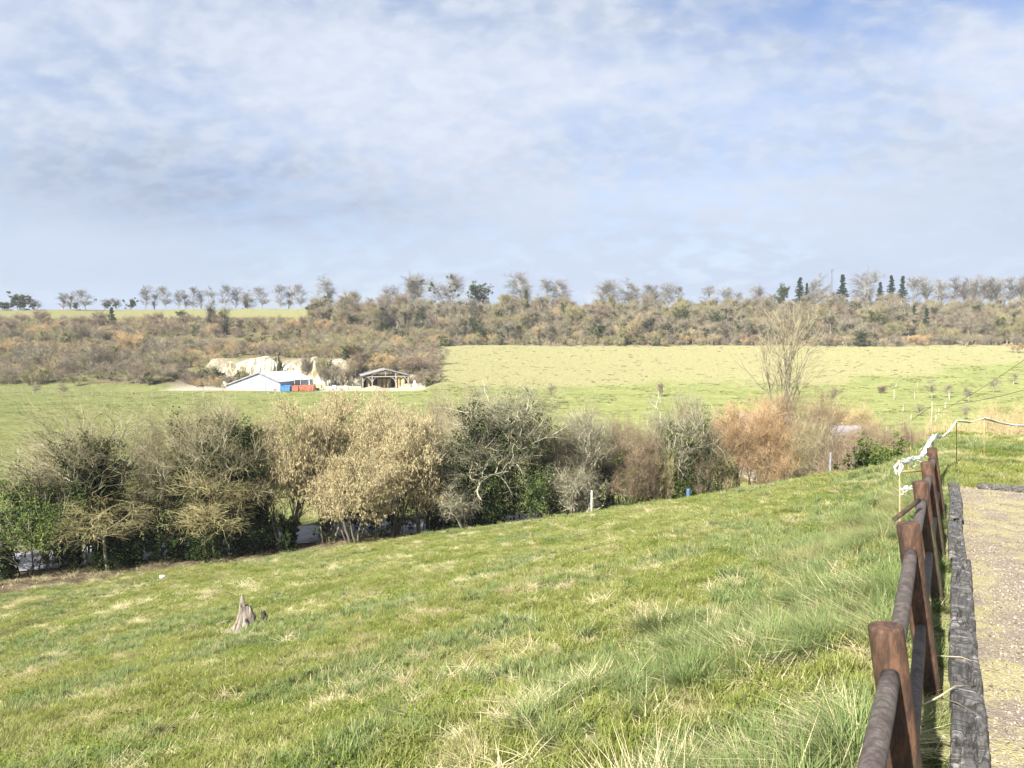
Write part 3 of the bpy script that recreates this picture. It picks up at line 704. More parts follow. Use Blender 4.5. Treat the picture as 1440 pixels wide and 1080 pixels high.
# grit and little stones on the yard, with bits of dry grass
def yard_litter():
    rng = np.random.default_rng(9); protos = []
    for i in range(5):
        b = Buf(); r = np.random.default_rng(170 + i); n = 14
        for k in range(n):
            c = np.array([r.normal(0, .07), r.normal(0, .07), .002]); q = r.uniform(.004, .010); e = unit(r.normal(size=(3, 3))); b.box(c, (q * r.uniform(1, 1.8), q * r.uniform(.8, 1.4), q * r.uniform(.6, 1)), 0, np.linalg.qr(e)[0])
        b.N = [np.full(6, r.random()) for _ in b.N]; protos.append(b.mesh('grit', [M_stone]))
    for i in range(3):
        b = Buf(); r = np.random.default_rng(180 + i); blades(b, r, 40, .08, .05, .004, 1.5, 0, .5, flat=.5); blades(b, r, 26, .07, .03, .004, .9, 1); protos.append(b.mesh('dry_tuft', [M_straw, M_moss]))
    n = 6000; t = 2 + 13.4 * rng.random(n) ** 1.2; s = SL_S - .12 - 4.5 * rng.random(n) ** 1.3; x, y = yard_xy(s, t)
    z = h(x, y, False) + .035 + .03 * (fbm(x * 1.1, y * 1.1, 41) - .5) + .012 * (fbm(x * 6, y * 6, 42) - .5)
    mo = np.maximum(sstep(SL_S - .8, SL_S - .1, s), sstep(6.5, 10, t) * 1.) * (.2 + 1.1 * fbm(x * 1.7, y * 1.7, 43))
    tuft = rng.random(n) < np.clip(mo * .75, 0, .9); idx = np.where(tuft, rng.integers(5, 8, n), rng.integers(0, 5, n)); sc1 = rng.uniform(.7, 1.4, n)
    scatter('yard_grit', np.stack([x, y, z], -1), np.stack([np.zeros(n), np.zeros(n), rng.uniform(0, 6.28, n)], -1), np.stack([sc1] * 3, -1), idx, protos)
M_stone = surf_mat('grit', (.15, .12, .095), (.29, .245, .205), 6, .9, 0, rnd=.35, coord='Object')
M_moss = leaf_mat('moss', (.17, .165, .055), (.25, .235, .085), None, .2, 0, 1., .3)
yard_litter()

# tufts on the pastures across the valley
def far_tufts():
    rng = np.random.default_rng(12); protos = []
    for i in range(3): r = np.random.default_rng(190 + i); b = Buf(); blades(b, r, 70, .55, .20, .06, 1.3, 0, .7, tufts=5); protos.append(b.mesh('tuft', [M_fstraw, M_fgreen]))
    for i in range(3): r = np.random.default_rng(195 + i); b = Buf(); blades(b, r, 60, .6, .14, .06, 1.3, 1, .7, tufts=4); protos.append(b.mesh('tuft', [M_fstraw, M_fgreen]))
    n = 60000; Y = np.sqrt(rng.uniform(62 ** 2, 301 ** 2, n)); a = rng.uniform(-.74, .74, n); X = a * Y
    n1 = fbm(X * .05, Y * .05, 31, 3)
    hill = sstep(-.114, -.10, a) * sstep(178, 200, Y + 46 * (n1 - .5) + 16 * (fbm(X * .02, Y * .05, 38, 3) - .5) - 34 * sstep(.35, .62, a))
    left = (a < -.10) & (Y > 180); cl = fbm(X * .12, Y * .12, 64, 3)
    keep = ~left & (Y - road_y(X) > 4.5) & (rng.random(n) < np.where(hill > .5, .03, np.clip((cl - .48) * 3, .03, .4)))
    X, Y, hill = X[keep], Y[keep], hill[keep]; n = len(X); idx = np.where(rng.random(n) < hill * .9, rng.integers(0, 3, n), rng.integers(3, 6, n)); s = rng.uniform(.6, 1.5, n) * np.where(Y < 130, .6, 1)
    scatter('pasture_tufts', np.stack([X, Y, h(X, Y)], -1), np.stack([np.zeros(n), np.zeros(n), rng.uniform(0, 6.28, n)], -1), np.stack([s * 1.3, s, s * rng.uniform(.5, 1.2, n)], -1), idx, protos)
M_fstraw = leaf_mat('pale_field_grass', (.26, .235, .12), (.35, .31, .165), None, .35, 0, .1, .3, s3=.05); M_fgreen = leaf_mat('green_field_grass', (.165, .19, .065), (.235, .25, .095), (.30, .27, .135), .35, 0, .1, .3, s3=.08)
far_tufts()
# ------------------------------------------------------------------ roadside hedge and shrubs
M_tw_tanbr = twig('tan_brown_twigs', (.28, .19, .105), (.41, .285, .16))
M_barkgrey = twig('grey_branches', (.15, .135, .09), (.23, .21, .14))
M_tw_fine = twig('fine_grey_twigs', (.16, .15, .095), (.25, .23, .155))
M_tw_mix = twig('lichened_fine_twigs', (.185, .165, .095), (.29, .255, .155))
HG = 'trees and shrubs of the roadside hedge'
def spot(px, pytop, Y):
    """ground point under a pixel column at depth Y, and the height that reaches up to pytop"""
    p = at(px, pytop, Y); z = hz(p[0], p[1]); return p[0], p[1], z, p[2] - z
def hedge_Y(px, ahead=3.6):
    a = (px - CX) / FPX; return (54.3 - ahead - .0) / (1 - .304 * a)
def width(px_w, Y): return px_w * Y / FPX

def plant(fn, name, px, top, w, label, cat, dY=0., seed=0, ahead=3.6, group=HG, H=None, Y=None, **kw):
    Y = (hedge_Y(px, ahead) + dY) if Y is None else Y
    x, y, z, hh = spot(px, top, Y); hh = H or hh
    pl = fn(seed, hh, width(w * (1.14 if Y < 64 and w > 50 else 1), Y), **kw)
    return pl.put(name, (x, y, z), label, cat, group)

ivy_kw = dict(stem=3, ivy_sig=.4, r=.17, spread=.35, lean=.16, limbs=12, clear=.42, sec=7, tw=6, fine=2, l3=.13, l4=.07, wob=.17, up=.12, bark=M_barkdark, twr=.0075, finem=M_tw_mix, br=1.2)
# from the near end of the road onwards
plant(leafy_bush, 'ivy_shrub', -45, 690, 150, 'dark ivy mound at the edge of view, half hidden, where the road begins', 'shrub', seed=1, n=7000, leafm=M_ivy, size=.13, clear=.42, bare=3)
plant(leafy_bush, 'ivy_shrub', 38, 668, 150, 'broad glossy green ivy shrub in front of the near end of the grey road', 'shrub', seed=2, n=9500, leafm=M_ivylight, size=.13, clear=.40, bare=3, twigm=M_tw_lichen)
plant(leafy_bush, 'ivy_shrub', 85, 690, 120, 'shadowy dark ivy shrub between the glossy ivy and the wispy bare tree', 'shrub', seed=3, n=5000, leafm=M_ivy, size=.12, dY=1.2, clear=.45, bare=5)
plant(bare_tree, 'hedge_tree', 62, 610, 150, 'low hazy bare tree with thin grey twigs above the ivy shrub', 'tree', seed=4, dY=1.8, **{**ivy_kw, 'twigm': M_tw_lichen, 'ivy': 3442, 'ivy_top': .4})
plant(bare_tree, 'hedge_tree', 152, 560, 190, 'wispy bare tree with a narrow dark ivy column up its trunk', 'tree', seed=5, **{**ivy_kw, 'stem': 2, 'twigm': M_tw_lichen, 'ivy': 25818, 'ivy_top': .82, 'ivy_sig': .36, 'ivy_limb': .20, 'ivy_size': .13, 'lean': .07})
plant(bare_tree, 'hedge_tree', 160, 665, 170, 'low straggling tree of yellowish lichened twigs below the ivy column', 'tree', seed=6, dY=-1.0, **{**ivy_kw, 'twigm': M_tw_olive, 'ivy': 3672, 'ivy_top': .3, 'droop': .16, 'bark': M_barkpale, 'up': .02, 'finem': M_tw_olive, 'clear': .5, 'l1': .36})
plant(bare_tree, 'hedge_tree', 218, 640, 70, 'slim tree with ivy stockings on two thin trunks beside the road', 'tree', seed=7, **{**ivy_kw, 'stem': 2, 'r': .12, 'ivy': 6885, 'ivy_top': .6, 'ivy_sig': .22, 'fine': 2})
plant(bare_tree, 'hedge_tree', 268, 572, 150, 'tangled hedge tree with a round dark ivy head at its top', 'tree', seed=8, **{**ivy_kw, 'twigm': M_tw_lichen, 'ivy': 30982, 'ivy_top': .98, 'ivy_sig': .42, 'ivy_limb': .40, 'ivy_size': .13})
plant(bare_tree, 'hedge_tree', 300, 650, 150, 'low olive-twigged tree spreading under the two ivied heads', 'tree', seed=9, dY=-.8, **{**ivy_kw, 'twigm': M_tw_olive, 'ivy': 5737, 'ivy_top': .35, 'droop': .12, 'stem': 4, 'finem': M_tw_olive, 'clear': .5, 'l1': .36})
plant(bare_tree, 'hedge_tree', 345, 568, 140, 'large multi-stemmed tree, ivy-black at the foot and in its crown', 'tree', seed=10, **{**ivy_kw, 'stem': 5, 'r': .2, 'twigm': M_tw_lichen, 'ivy': 36146, 'ivy_top': .95, 'ivy_sig': .42, 'ivy_limb': .45, 'ivy_size': .13})
hz_kw = dict(stem=8, r=.09, spread=.5, lean=.42, limbs=8, clear=.36, limb_ang=(15, 45), sec=6, tw=7, fine=2, l4=.07, wob=.14, twigm=M_tw_gold, twr=.006, stem_wob=.07, up=.05)
plant(bare_tree, 'hazel_bush', 398, 600, 120, 'golden hazel hung with catkins next to the big ivied trunk', 'hazel', seed=11, catkin=20800, **hz_kw)
plant(bare_tree, 'hazel_bush', 458, 560, 150, 'tallest golden hazel, catkins thick all over, hiding the barns', 'hazel', seed=12, dY=.6, catkin=28600, **hz_kw)
plant(bare_tree, 'hazel_bush', 548, 585, 130, 'golden hazel around the pale pole, catkins drooping over dark ivy', 'hazel', seed=13, catkin=24700, **hz_kw)
plant(bare_tree, 'hazel_bush', 500, 640, 130, 'low golden hazel leaning out over its own dark stems', 'hazel', seed=14, dY=-1.2, catkin=19500, **hz_kw)
plant(bare_tree, 'hazel_bush', 592, 650, 60, 'small brownish hazel at the end of the golden row', 'hazel', seed=15, dY=-.6, catkin=4550, **{**hz_kw, 'stem': 5, 'twigm': M_tw_brown})
plant(bare_tree, 'hazel_bush', 548, 553, 90, 'thin golden hazel top rising behind the pole', 'hazel', seed=16, dY=7.5, catkin=7800, **{**hz_kw, 'stem': 5})
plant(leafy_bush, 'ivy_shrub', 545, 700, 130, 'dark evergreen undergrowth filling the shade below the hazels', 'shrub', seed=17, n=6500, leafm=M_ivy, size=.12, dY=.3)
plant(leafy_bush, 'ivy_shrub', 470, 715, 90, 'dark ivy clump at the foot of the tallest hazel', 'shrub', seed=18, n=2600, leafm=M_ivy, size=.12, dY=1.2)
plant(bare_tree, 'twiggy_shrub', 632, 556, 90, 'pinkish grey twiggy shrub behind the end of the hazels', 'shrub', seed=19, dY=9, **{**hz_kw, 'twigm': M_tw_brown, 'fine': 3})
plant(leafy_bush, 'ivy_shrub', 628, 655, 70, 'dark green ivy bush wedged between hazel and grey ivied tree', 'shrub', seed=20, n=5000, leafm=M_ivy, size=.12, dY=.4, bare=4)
tang = {**ivy_kw, 'twigm': M_tw_lichen, 'bark': M_barkpale, 'wob': .3, 'stem': 4, 'lean': .3, 'finem': M_tw_fine, 'br': 1.9}
plant(bare_tree, 'hedge_tree', 685, 543, 175, 'big rounded tree of tangled grey branches over dark ivy', 'tree', seed=21, **{**tang, 'r': .2, 'limbs': 15, 'ivy': 29261, 'ivy_top': .8, 'ivy_sig': .5, 'ivy_size': .13, 'fine': 3})
plant(leafy_bush, 'ivy_column', 728, 562, 75, 'tall dark ivy column with a crooked tip on the big grey tree', 'ivy', seed=22, n=9000, leafm=M_ivy, size=.13, dY=.5, clear=.15, bare=2)
plant(leafy_bush, 'evergreen_shrub', 762, 655, 70, 'bright green leafy bush in front of the dark ivy column', 'shrub', seed=23, n=6500, leafm=M_ever, size=.11, dY=-1.3, clear=.3)
plant(bare_tree, 'twiggy_shrub', 662, 678, 90, 'grey drooping dead branches at the foot of the big tangled tree', 'shrub', seed=24, dY=-1.5, **{**tang, 'droop': .35, 'ivy': 2754, 'ivy_top': .5})
plant(bare_tree, 'lichen_shrub', 800, 588, 105, 'pale grey lichened shrub with arching branches past the bright green bush', 'shrub', seed=25, **{**tang, 'ivy': 4131, 'ivy_top': .5})
plant(bare_tree, 'lichen_shrub', 856, 580, 110, 'taller pale lichened tangle behind the white marker post', 'shrub', seed=26, dY=1., **{**tang, 'ivy': 5967, 'ivy_top': .5, 'fine': 3})
plant(bare_tree, 'lichen_shrub', 815, 645, 80, 'low pale broken branches leaning down to the grass brow', 'shrub', seed=27, dY=-1.4, **{**tang, 'droop': .28})
plant(bare_tree, 'twiggy_shrub', 893, 612, 70, 'brown upright twiggy bush with ivy strands by the marker post', 'shrub', seed=28, dY=-.5, **{**hz_kw, 'stem': 12, 'lean': .12, 'twigm': M_tw_brown, 'fine': 3, 'ivy': 8032, 'ivy_top': .8, 'ivy_sig': .25, 'ivym': M_ivylight})
plant(bare_tree, 'hedge_tree', 945, 566, 110, 'grey-green ivied tree, dead sticks poking from green leaves', 'tree', seed=29, **{**tang, 'ivy': 22376, 'ivy_top': .85, 'ivy_sig': .42, 'ivym': M_ivylight})
plant(bare_tree, 'hedge_tree', 988, 560, 90, 'pale lichened tree top against the field, ivy dark beneath', 'tree', seed=30, dY=1.3, **{**tang, 'ivy': 18933, 'ivy_top': .7, 'ivy_sig': .4})
plant(leafy_bush, 'ivy_shrub', 1005, 622, 70, 'brown and dark green ivy bush beside the first orange shrub', 'shrub', seed=31, n=4200, leafm=M_ivy, size=.11, dY=-.8, bare=6, twigm=M_tw_brown)
og = {**hz_kw, 'stem': 15, 'lean': .34, 'twigm': M_tw_orange, 'finem': M_tw_tanbr, 'fine': 2, 'leafm': M_deadleaf, 'leaf_size': .07, 'limb_ang': (8, 30), 'up': .12}
plant(bare_tree, 'orange_shrub', 1048, 566, 105, 'orange-brown twiggy shrub below the slender tree, grey roof behind it', 'shrub', seed=32, leaf=5000, **og)
plant(bare_tree, 'orange_shrub', 1135, 556, 110, 'orange-brown twiggy shrub on the far side of the slender tree', 'shrub', seed=33, leaf=2500, dY=1.2, **{**og, 'twigm': M_tw_tanbr, 'finem': M_tw_brown})
plant(bare_tree, 'orange_shrub', 1085, 595, 90, 'low russet shrub in front of the grey roof', 'shrub', seed=34, leaf=2500, dY=-1., **og)
plant(bare_tree, 'twiggy_shrub', 1105, 596, 100, 'olive-brown fan of thin stems with dark ivy at its centre', 'shrub', seed=35, dY=-2.6, **{**og, 'twigm': M_tw_olive, 'finem': M_tw_mix, 'ivy': 8721, 'ivy_top': .7, 'ivy_sig': .3})
plant(leafy_bush, 'yellow_shrub', 1123, 628, 26, 'small yellow-green bush low in the orange and olive shrubs', 'shrub', seed=36, n=1400, leafm=M_yellow, size=.08, dY=-3.6)
plant(bare_tree, 'slender_tree', 1108, 428, 150, 'tall slender tree with bare fanning limbs, standing above everything in the hedge', 'tree', seed=37, Y=78, group=None,
      stem=5, r=.15, spread=.5, lean=.30, limbs=8, clear=.34, limb_ang=(15, 40), l1=.36, sec=4, tw=4, fine=0, l3=.13, up=.10, wob=.12, bark=M_bark, twigm=M_barkgrey, finem=M_tw_mix, twr=.014, br=1.6, stem_wob=.05)
plant(bare_tree, 'tan_shrub', 1198, 572, 80, 'straw-coloured twiggy bush by the pale shed roof', 'shrub', seed=38, Y=74, leaf=3500, **{**og, 'twigm': M_tw_tan, 'finem': M_tw_tan})
plant(bare_tree, 'tan_shrub', 1160, 590, 60, 'smaller straw-coloured bush just behind the orange shrubs', 'shrub', seed=39, Y=70, leaf=1500, **{**og, 'twigm': M_tw_tan, 'finem': M_tw_tan})
br = {**og, 'twigm': M_tw_brown, 'finem': M_tw_brown}
for i, (px, top, w, Y, lab) in enumerate([
    (1188, 628, 90, 47, 'dull brown bramble scrub around the grey post'),
    (1225, 612, 90, 50, 'dull brown scrub between the grey post and the dark green bush'),
    (1272, 606, 80, 50, 'brownish scrub behind the dark green bush'),
    (1215, 600, 110, 62, 'hazy greyish scrub below the pale shed'),
    (1290, 612, 70, 46, 'brown twiggy scrub showing behind the white netting')]):
    plant(bare_tree, 'bramble_scrub', px, top, w, lab, 'scrub', seed=40 + i, Y=Y, group='brown scrub beyond the brow', **br)
plant(leafy_bush, 'evergreen_shrub', 1243, 620, 62, 'small dark green bush peeping over the grass brow near the netting', 'shrub', seed=46, n=9000, leafm=M_ivylight, size=.12, clear=.4, Y=38)
plant(leafy_bush, 'evergreen_shrub', 1213, 638, 50, 'low dark green sprig running down from the dark green bush', 'shrub', seed=47, n=5000, leafm=M_ivy, size=.12, clear=.4, Y=38.5)
tn = {**og, 'twigm': M_tw_tan, 'finem': M_tw_tan, 'stem': 14}
for i, (px, top, w, Y, lab) in enumerate([
    (1345, 600, 80, 48, 'dry tan scrub under the first sag of the white netting'),
    (1392, 590, 80, 50, 'dry tan scrub at the highest netting cane'),
    (1432, 574, 90, 52, 'tall dry tan scrub at the far end of the netting'),
    (1475, 566, 90, 52, 'tan scrub cut off by the edge of view'),
    (1318, 606, 30, 47, 'small dark twiggy tuft at the foot of the thin pole')]):
    plant(bare_tree, 'dry_scrub', px, top, w, lab, 'scrub', seed=50 + i, Y=Y, group='tan scrub behind the netting', **tn)

# slender stems that knit the row together
up_ = {**hz_kw, 'stem': 7, 'lean': .14, 'spread': .9, 'r': .06, 'finem': M_tw_mix, 'twigm': M_tw_lichen, 'limb_ang': (12, 34), 'clear': .3, 'tw': 6}
for i, (px, top, w, dY, m_, lab) in enumerate([
    (112, 600, 60, 2.2, 0, 'hazy upright stems between the ivy shrubs and the wispy tree'), (205, 585, 60, 2.4, 0, 'thin grey stems filling the gap after the ivy column tree'), (240, 620, 50, 1.6, 1, 'olive stems between the slim tree and the round ivy head'),
    (310, 572, 60, 2.2, 0, 'fine grey tops rising between the two ivied heads'), (375, 590, 50, 1.8, 1, 'upright olive shoots at the edge of the golden hazels'), (615, 575, 60, 3.0, 0, 'pale slender stems between the hazels and the tangled grey tree'),
    (640, 590, 50, 1.0, 1, 'olive slender stems leaning on the tangled grey tree'), (765, 590, 60, 2.2, 0, 'thin grey stems rising behind the bright green bush'), (780, 605, 50, .6, 2, 'brown shoots at the start of the pale lichened shrubs'),
    (828, 575, 60, 2.6, 0, 'slender pale tops between the two lichened shrubs'), (880, 590, 60, 1.4, 2, 'brown upright shoots after the taller lichened tangle'), (912, 592, 60, 1.8, 0, 'grey upright stems before the ivied tree'),
    (968, 572, 50, 2.4, 1, 'olive stems between ivied tree and pale lichened top'), (1015, 585, 56, 1.2, 2, 'brown stems closing the gap before the first orange shrub'), (1022, 640, 40, -.8, 1, 'low olive shoots at the foot of the first orange shrub'), (1075, 575, 60, 1.8, 2, 'brown stems standing between the two orange shrubs'),
    (985, 640, 40, -.9, 2, 'low brown shoots under the pale lichened top'), (930, 640, 40, -1., 1, 'low olive shoots below the ivied tree')]):
    plant(bare_tree, 'hedge_sapling', px, top, w, lab, 'shrub', seed=110 + i, dY=dY, **{**up_, 'twigm': [M_tw_lichen, M_tw_olive, M_tw_brown][m_], 'finem': [M_tw_mix, M_tw_olive, M_tw_brown][m_], 'ivy': [0, 900, 600][m_], 'ivy_top': .5, 'ivy_sig': .2})

# thin ivied stems and brambles that close the hedge bottom
def hedge_bottom():
    rng = np.random.default_rng(60)
    protos = []
    for i in range(4):
        r = np.random.default_rng(61 + i); b = Buf()
        S = stems(r, 26, .8, .010, .4, 1.1, 7, .28, -.10); b.tubes(S[0], S[1], 3, 0, r)
        A = grow(r, *S, 3, .2, 1, (20, 70), .3, 4, -.05, .25, .7, .005); b.tubes(A[0], A[1], 3, 0, r)
        if i % 2 == 0:
            blades(b, r, 60, .45, .45, .012, 1.1, 1, .9)
        if i >= 2: b.leaves(along(r, A[0], 160), .08, r, 2, .3)
        protos.append(b.mesh('bramble', [M_tw_brown, M_straw, M_ivy]))
    n = 640; x = rng.uniform(-48, 30, n); off = -rng.uniform(1.6, 6.4, n) ** 1.0; y = road_y(x) + off - 1.6 * sstep(-18, -30, x)
    keep = (rng.random(n) < np.where(x < -18, .8, .4)); x, y, off = x[keep], y[keep], off[keep]; n = len(x); s = rng.uniform(.6, 1.3, n) * np.where(off < -5, .8, 1)
    s = s * .72
    scatter('bramble_undergrowth', np.stack([x, y, h(x, y)], -1), np.stack([np.zeros(n), np.zeros(n), rng.uniform(0, 6.28, n)], -1), np.stack([s, s, s * .8], -1), rng.integers(0, 4, n), protos)
hedge_bottom()
for i, (px, w_, top, lab) in enumerate([(8, 40, 735, 'thin dark ivied trunk at the very edge of view by the road'), (95, 40, 730, 'dark ivied trunk leaning beside the glossy ivy shrub'), (135, 50, 725, 'pair of ivied trunks under the wispy tree'),
        (185, 46, 715, 'ivy-sleeved trunk left of the slim tree'), (245, 40, 715, 'short ivied trunk between slim tree and tangled tree'), (372, 46, 705, 'ivied trunk under the first hazel'),
        (405, 40, 710, 'bare dark hazel stump with a few ivied shoots'), (610, 50, 690, 'ivied stems in the shade past the last hazel'), (780, 50, 680, 'ivied stems at the grass brow under the pale shrubs'),
        (920, 50, 655, 'dark ivied stems between brown bush and ivied tree')]):
    lab = lab.replace('left of', 'just before')
    plant(bare_tree, 'ivied_tree', px, top, w_, lab, 'tree', seed=80 + i, dY=(i % 3 - 1) * .5, group='ivied trunks along the hedge bottom', **{**ivy_kw, 'stem': 2, 'r': .11, 'limbs': 6, 'sec': 4, 'tw': 4, 'fine': 0, 'clear': .6, 'ivy': 5967, 'ivy_top': .75, 'ivy_limb': .1, 'ivy_sig': .15, 'ivy_size': .13})
# ------------------------------------------------------------------ woods and trees across the valley
F_grey = twig('far_grey_twigs', (.155, .135, .092), (.25, .215, .152)); F_olive = twig('far_olive_twigs', (.185, .168, .08), (.27, .24, .125))
F_brown = twig('far_brown_twigs', (.17, .125, .09), (.26, .20, .14)); F_orange = twig('far_orange_twigs', (.32, .225, .115), (.42, .305, .155)); F_tan = twig('far_tan_twigs', (.27, .215, .12), (.36, .295, .175))
F_bark = surf_mat('far_bark', (.26, .24, .19), (.37, .34, .27), 2, .9, 0, coord='Object', rnd=.15, spec=.1)
F_ridge = twig('ridge_twigs', (.13, .115, .09), (.20, .18, .14))
F_leaf = leaf_mat('far_ivy', (.035, .05, .02), (.085, .105, .036), None, .2, 0, .5, .4)

def far_shrub(seed, H, W, tm, ivy=0, n=5):
    return bare_tree(seed, H, W, stem=n, r=.07, spread=W * .12, lean=.38, limbs=7, clear=.15, limb_ang=(12, 42), l1=.42, sec=6, l2=.24, tw=5, l3=.15, up=.12, wob=.17, bark=F_bark, twigm=tm, twr=.0135, ivy=ivy, ivy_top=.9, ivy_sig=.5, ivy_size=.34, ivym=F_leaf, sides=3)
def far_tree(seed, H, W, tm=None, stem=1, ivy=0, clear=.16, ang=(25, 55), ivy_top=.6, twr=.019, lean=.06, r=.2):
    return bare_tree(seed, H, W, stem=stem, r=r, spread=.4, lean=lean, limbs=17, clear=clear, limb_ang=ang, l1=.30, sec=7, l2=.17, tw=7, l3=.10, up=.05, wob=.13, bark=F_bark, twigm=tm or F_grey, twr=twr, ivy=ivy, ivy_top=ivy_top, ivy_sig=.6, ivy_size=.4, ivym=F_leaf, sides=4, stem_h=.85)

def joined(pl):
    """one mesh from a plant's parts, for the wood seen as a mass"""
    bm = bmesh.new(); mats = []
    for me in pl.parts.values():
        off = len(mats); n0 = len(bm.faces); bm.from_mesh(me); bm.faces.ensure_lookup_table()
        for f in bm.faces[n0:]: f.material_index += off
        mats += list(me.materials)
    me = bpy.data.meshes.new('wood_plant'); bm.to_mesh(me); bm.free()
    for m in mats: me.materials.append(m)
    return me

def mass():
    pr = []
    for i, tm in enumerate([F_grey, F_grey, F_olive, F_olive, F_brown, F_brown, F_tan, F_orange, F_grey]): pr.append(joined(far_shrub(200 + i, 4.2, 5.0, tm)))
    pr.append(joined(far_shrub(210, 4.5, 4.6, F_olive, 500)))                  # 9 ivied shrub
    for i, tm in enumerate([F_grey, F_olive, F_brown]): pr.append(joined(far_tree(220 + i, 9, 6, tm, stem=2)))          # 10-12
    pr.append(joined(far_tree(224, 9, 5, F_grey, stem=2, ivy=700, ivy_top=.85)))   # 13
    rng = np.random.default_rng(90)
    # the long wood above the pale field
    n = 4300; X = rng.uniform(-75, 330, n); Y = rng.uniform(302, 398, n); a = X / Y
    k = (a > -.105) & (a < .78); X, Y, a = X[k], Y[k], a[k]; n = len(X)
    cn = fbm(X * .06, Y * .12, 91, 3); dn = fbm(X * .07 + 9, Y * .1, 92, 3); u = rng.random(n)
    front = sstep(318, 303, Y)
    idx = np.select([front * .8 > u, u < .45], [rng.choice([4, 5, 6, 2, 0, 9], n), rng.choice([10, 11, 12, 13, 11], n)], rng.integers(0, 10, n))
    idx = np.where((cn > .60) & (u < .6), rng.choice([6, 7, 7, 5], n), idx); idx = np.where((dn > .62) & (u < .5), rng.choice([9, 13], n), idx)
    cx_ = np.floor(X / 10 + 1.3 * fbm(X * .1, Y * .1, 98, 2)); cy_ = np.floor(Y / 15 + 1.3 * fbm(X * .1 + 7, Y * .1, 99, 2)); hsh = _hash(cx_.astype(np.int64), cy_.astype(np.int64), 5)
    tree_i = np.array([10, 11, 12, 10, 13, 11, 10, 13])[(hsh * 7.99).astype(int)]; sh_i = np.array([0, 2, 4, 6, 3, 7, 1, 9, 5, 2, 0])[(hsh * 10.99).astype(int)]
    idx = np.where(rng.random(n) < .72, np.where((front < .5) & (np.modf(hsh * 37)[0] < .62), tree_i, sh_i), idx)
    s = np.clip(rng.lognormal(-.12, .28, n), .4, 1.6) * np.where(idx >= 10, .85, 1) * (1 - .25 * front) * (1 - .12 * sstep(350, 380, Y)) * (.74 + .42 * np.modf(hsh * 91)[0])
    A = (X, Y, idx, s)
    # scrub on the hillside round the quarry
    n = 6800; X = rng.uniform(-330, -20, n); Y = rng.uniform(185, 402, n); a = X / Y
    cn = fbm(X * .05, Y * .07, 93, 3); gp = fbm(X * .06 + 3, Y * .09, 94, 3)
    lim = 366 + 34 * sstep(-.30, -.17, a)
    ok = (a < -.095 - .012 * vnoise(X * .2, Y * .1, 97)) & (a > -.78) & (Y < lim)
    ok &= ~((X > -92) & (X < -48) & (Y < 212) & ~((X < -78 + 6 * vnoise(X * .1, Y * .3, 96)) & (Y < 204) & (Y > 193))) & ~((X >= -48) & (X < -25) & (Y < 203)) & ~((X >= -26) & (Y < 196))
    ok &= ~((np.abs(Y - 285) < 12) & (a > -.52) & (a < -.20))                   # the grassy terrace
    ok &= ~((gp > .66) & (Y < 330) & (Y > 228) & (a < -.3)) & ~((X > -78) & (X < -66) & (Y > 211) & (Y < 222))
    ok &= ~((X < -92) & (Y < 186 + 12 * fbm(X * .1, Y * 0, 95)))
    X, Y, a, cn = X[ok], Y[ok], a[ok], cn[ok]; n = len(X); u = rng.random(n)
    idx = np.where(u < .5, rng.choice([0, 1, 8, 2, 3], n), rng.choice([4, 5, 6, 2, 3, 9], n)); idx = np.where((cn > .58) & (u < .7), rng.choice([7, 6, 5, 4], n), idx)
    idx = np.where((a > -.27) & (Y > 320) & (u < .6), rng.choice([10, 11, 12, 13], n), idx)
    idx = np.where((Y > 300) & (Y < 345) & (a < -.27) & (u < .5), rng.choice([4, 5, 7, 12], n), idx)
    cx_ = np.floor(X / 9 + 1.3 * fbm(X * .1, Y * .1, 98, 2)); cy_ = np.floor(Y / 12 + 1.3 * fbm(X * .1 + 7, Y * .1, 99, 2)); hsh = _hash(cx_.astype(np.int64), cy_.astype(np.int64), 6)
    sh_i = np.array([0, 8, 2, 4, 0, 6, 3, 1, 7, 9, 5, 8, 2])[(hsh * 12.99).astype(int)]; idx = np.where((rng.random(n) < .7) & (idx < 10), sh_i, idx)
    idx = np.where((a < -.27) & (Y > 325) & (idx >= 10), 4, idx)
    s = np.clip(rng.lognormal(-.42, .33, n), .3, 1.5) * np.where(idx >= 10, .95, 1) * np.where(Y < 235, .85, 1) * np.where((a < -.27) & (Y > 325), .5, 1) * (.75 + .6 * np.modf(hsh * 91)[0])
    X, Y, idx, s = [np.concatenate([p, q]) for p, q in zip(A, (X, Y, idx, s))]; n = len(X)
    scatter('hillside_wood', np.stack([X, Y, h(X, Y) - .1], -1), np.stack([np.zeros(n), np.zeros(n), rng.uniform(0, 6.28, n)], -1), np.stack([s * rng.uniform(.9, 1.3, n), s * rng.uniform(.9, 1.3, n), s], -1), idx, pr)
mass()

ORD = ['first', 'second', 'third', 'fourth', 'fifth', 'sixth', 'seventh', 'eighth', 'ninth', 'tenth', 'eleventh', 'twelfth', 'thirteenth', 'fourteenth', 'fifteenth', 'sixteenth', 'seventeenth', 'eighteenth', 'nineteenth', 'twentieth']

def put_far(pl, H0, W0, name, px, top, w, Y, label, cat, group=None, rz=0., base=None):
    if base is not None:
        p = hit(px, base); Y = p[1]
    x, y, z, hh = spot(px, top, Y)
    return pl.put(name, (x, y, z), label, cat, group, rz, (width(w, Y) / W0, width(w, Y) / W0, hh / H0))

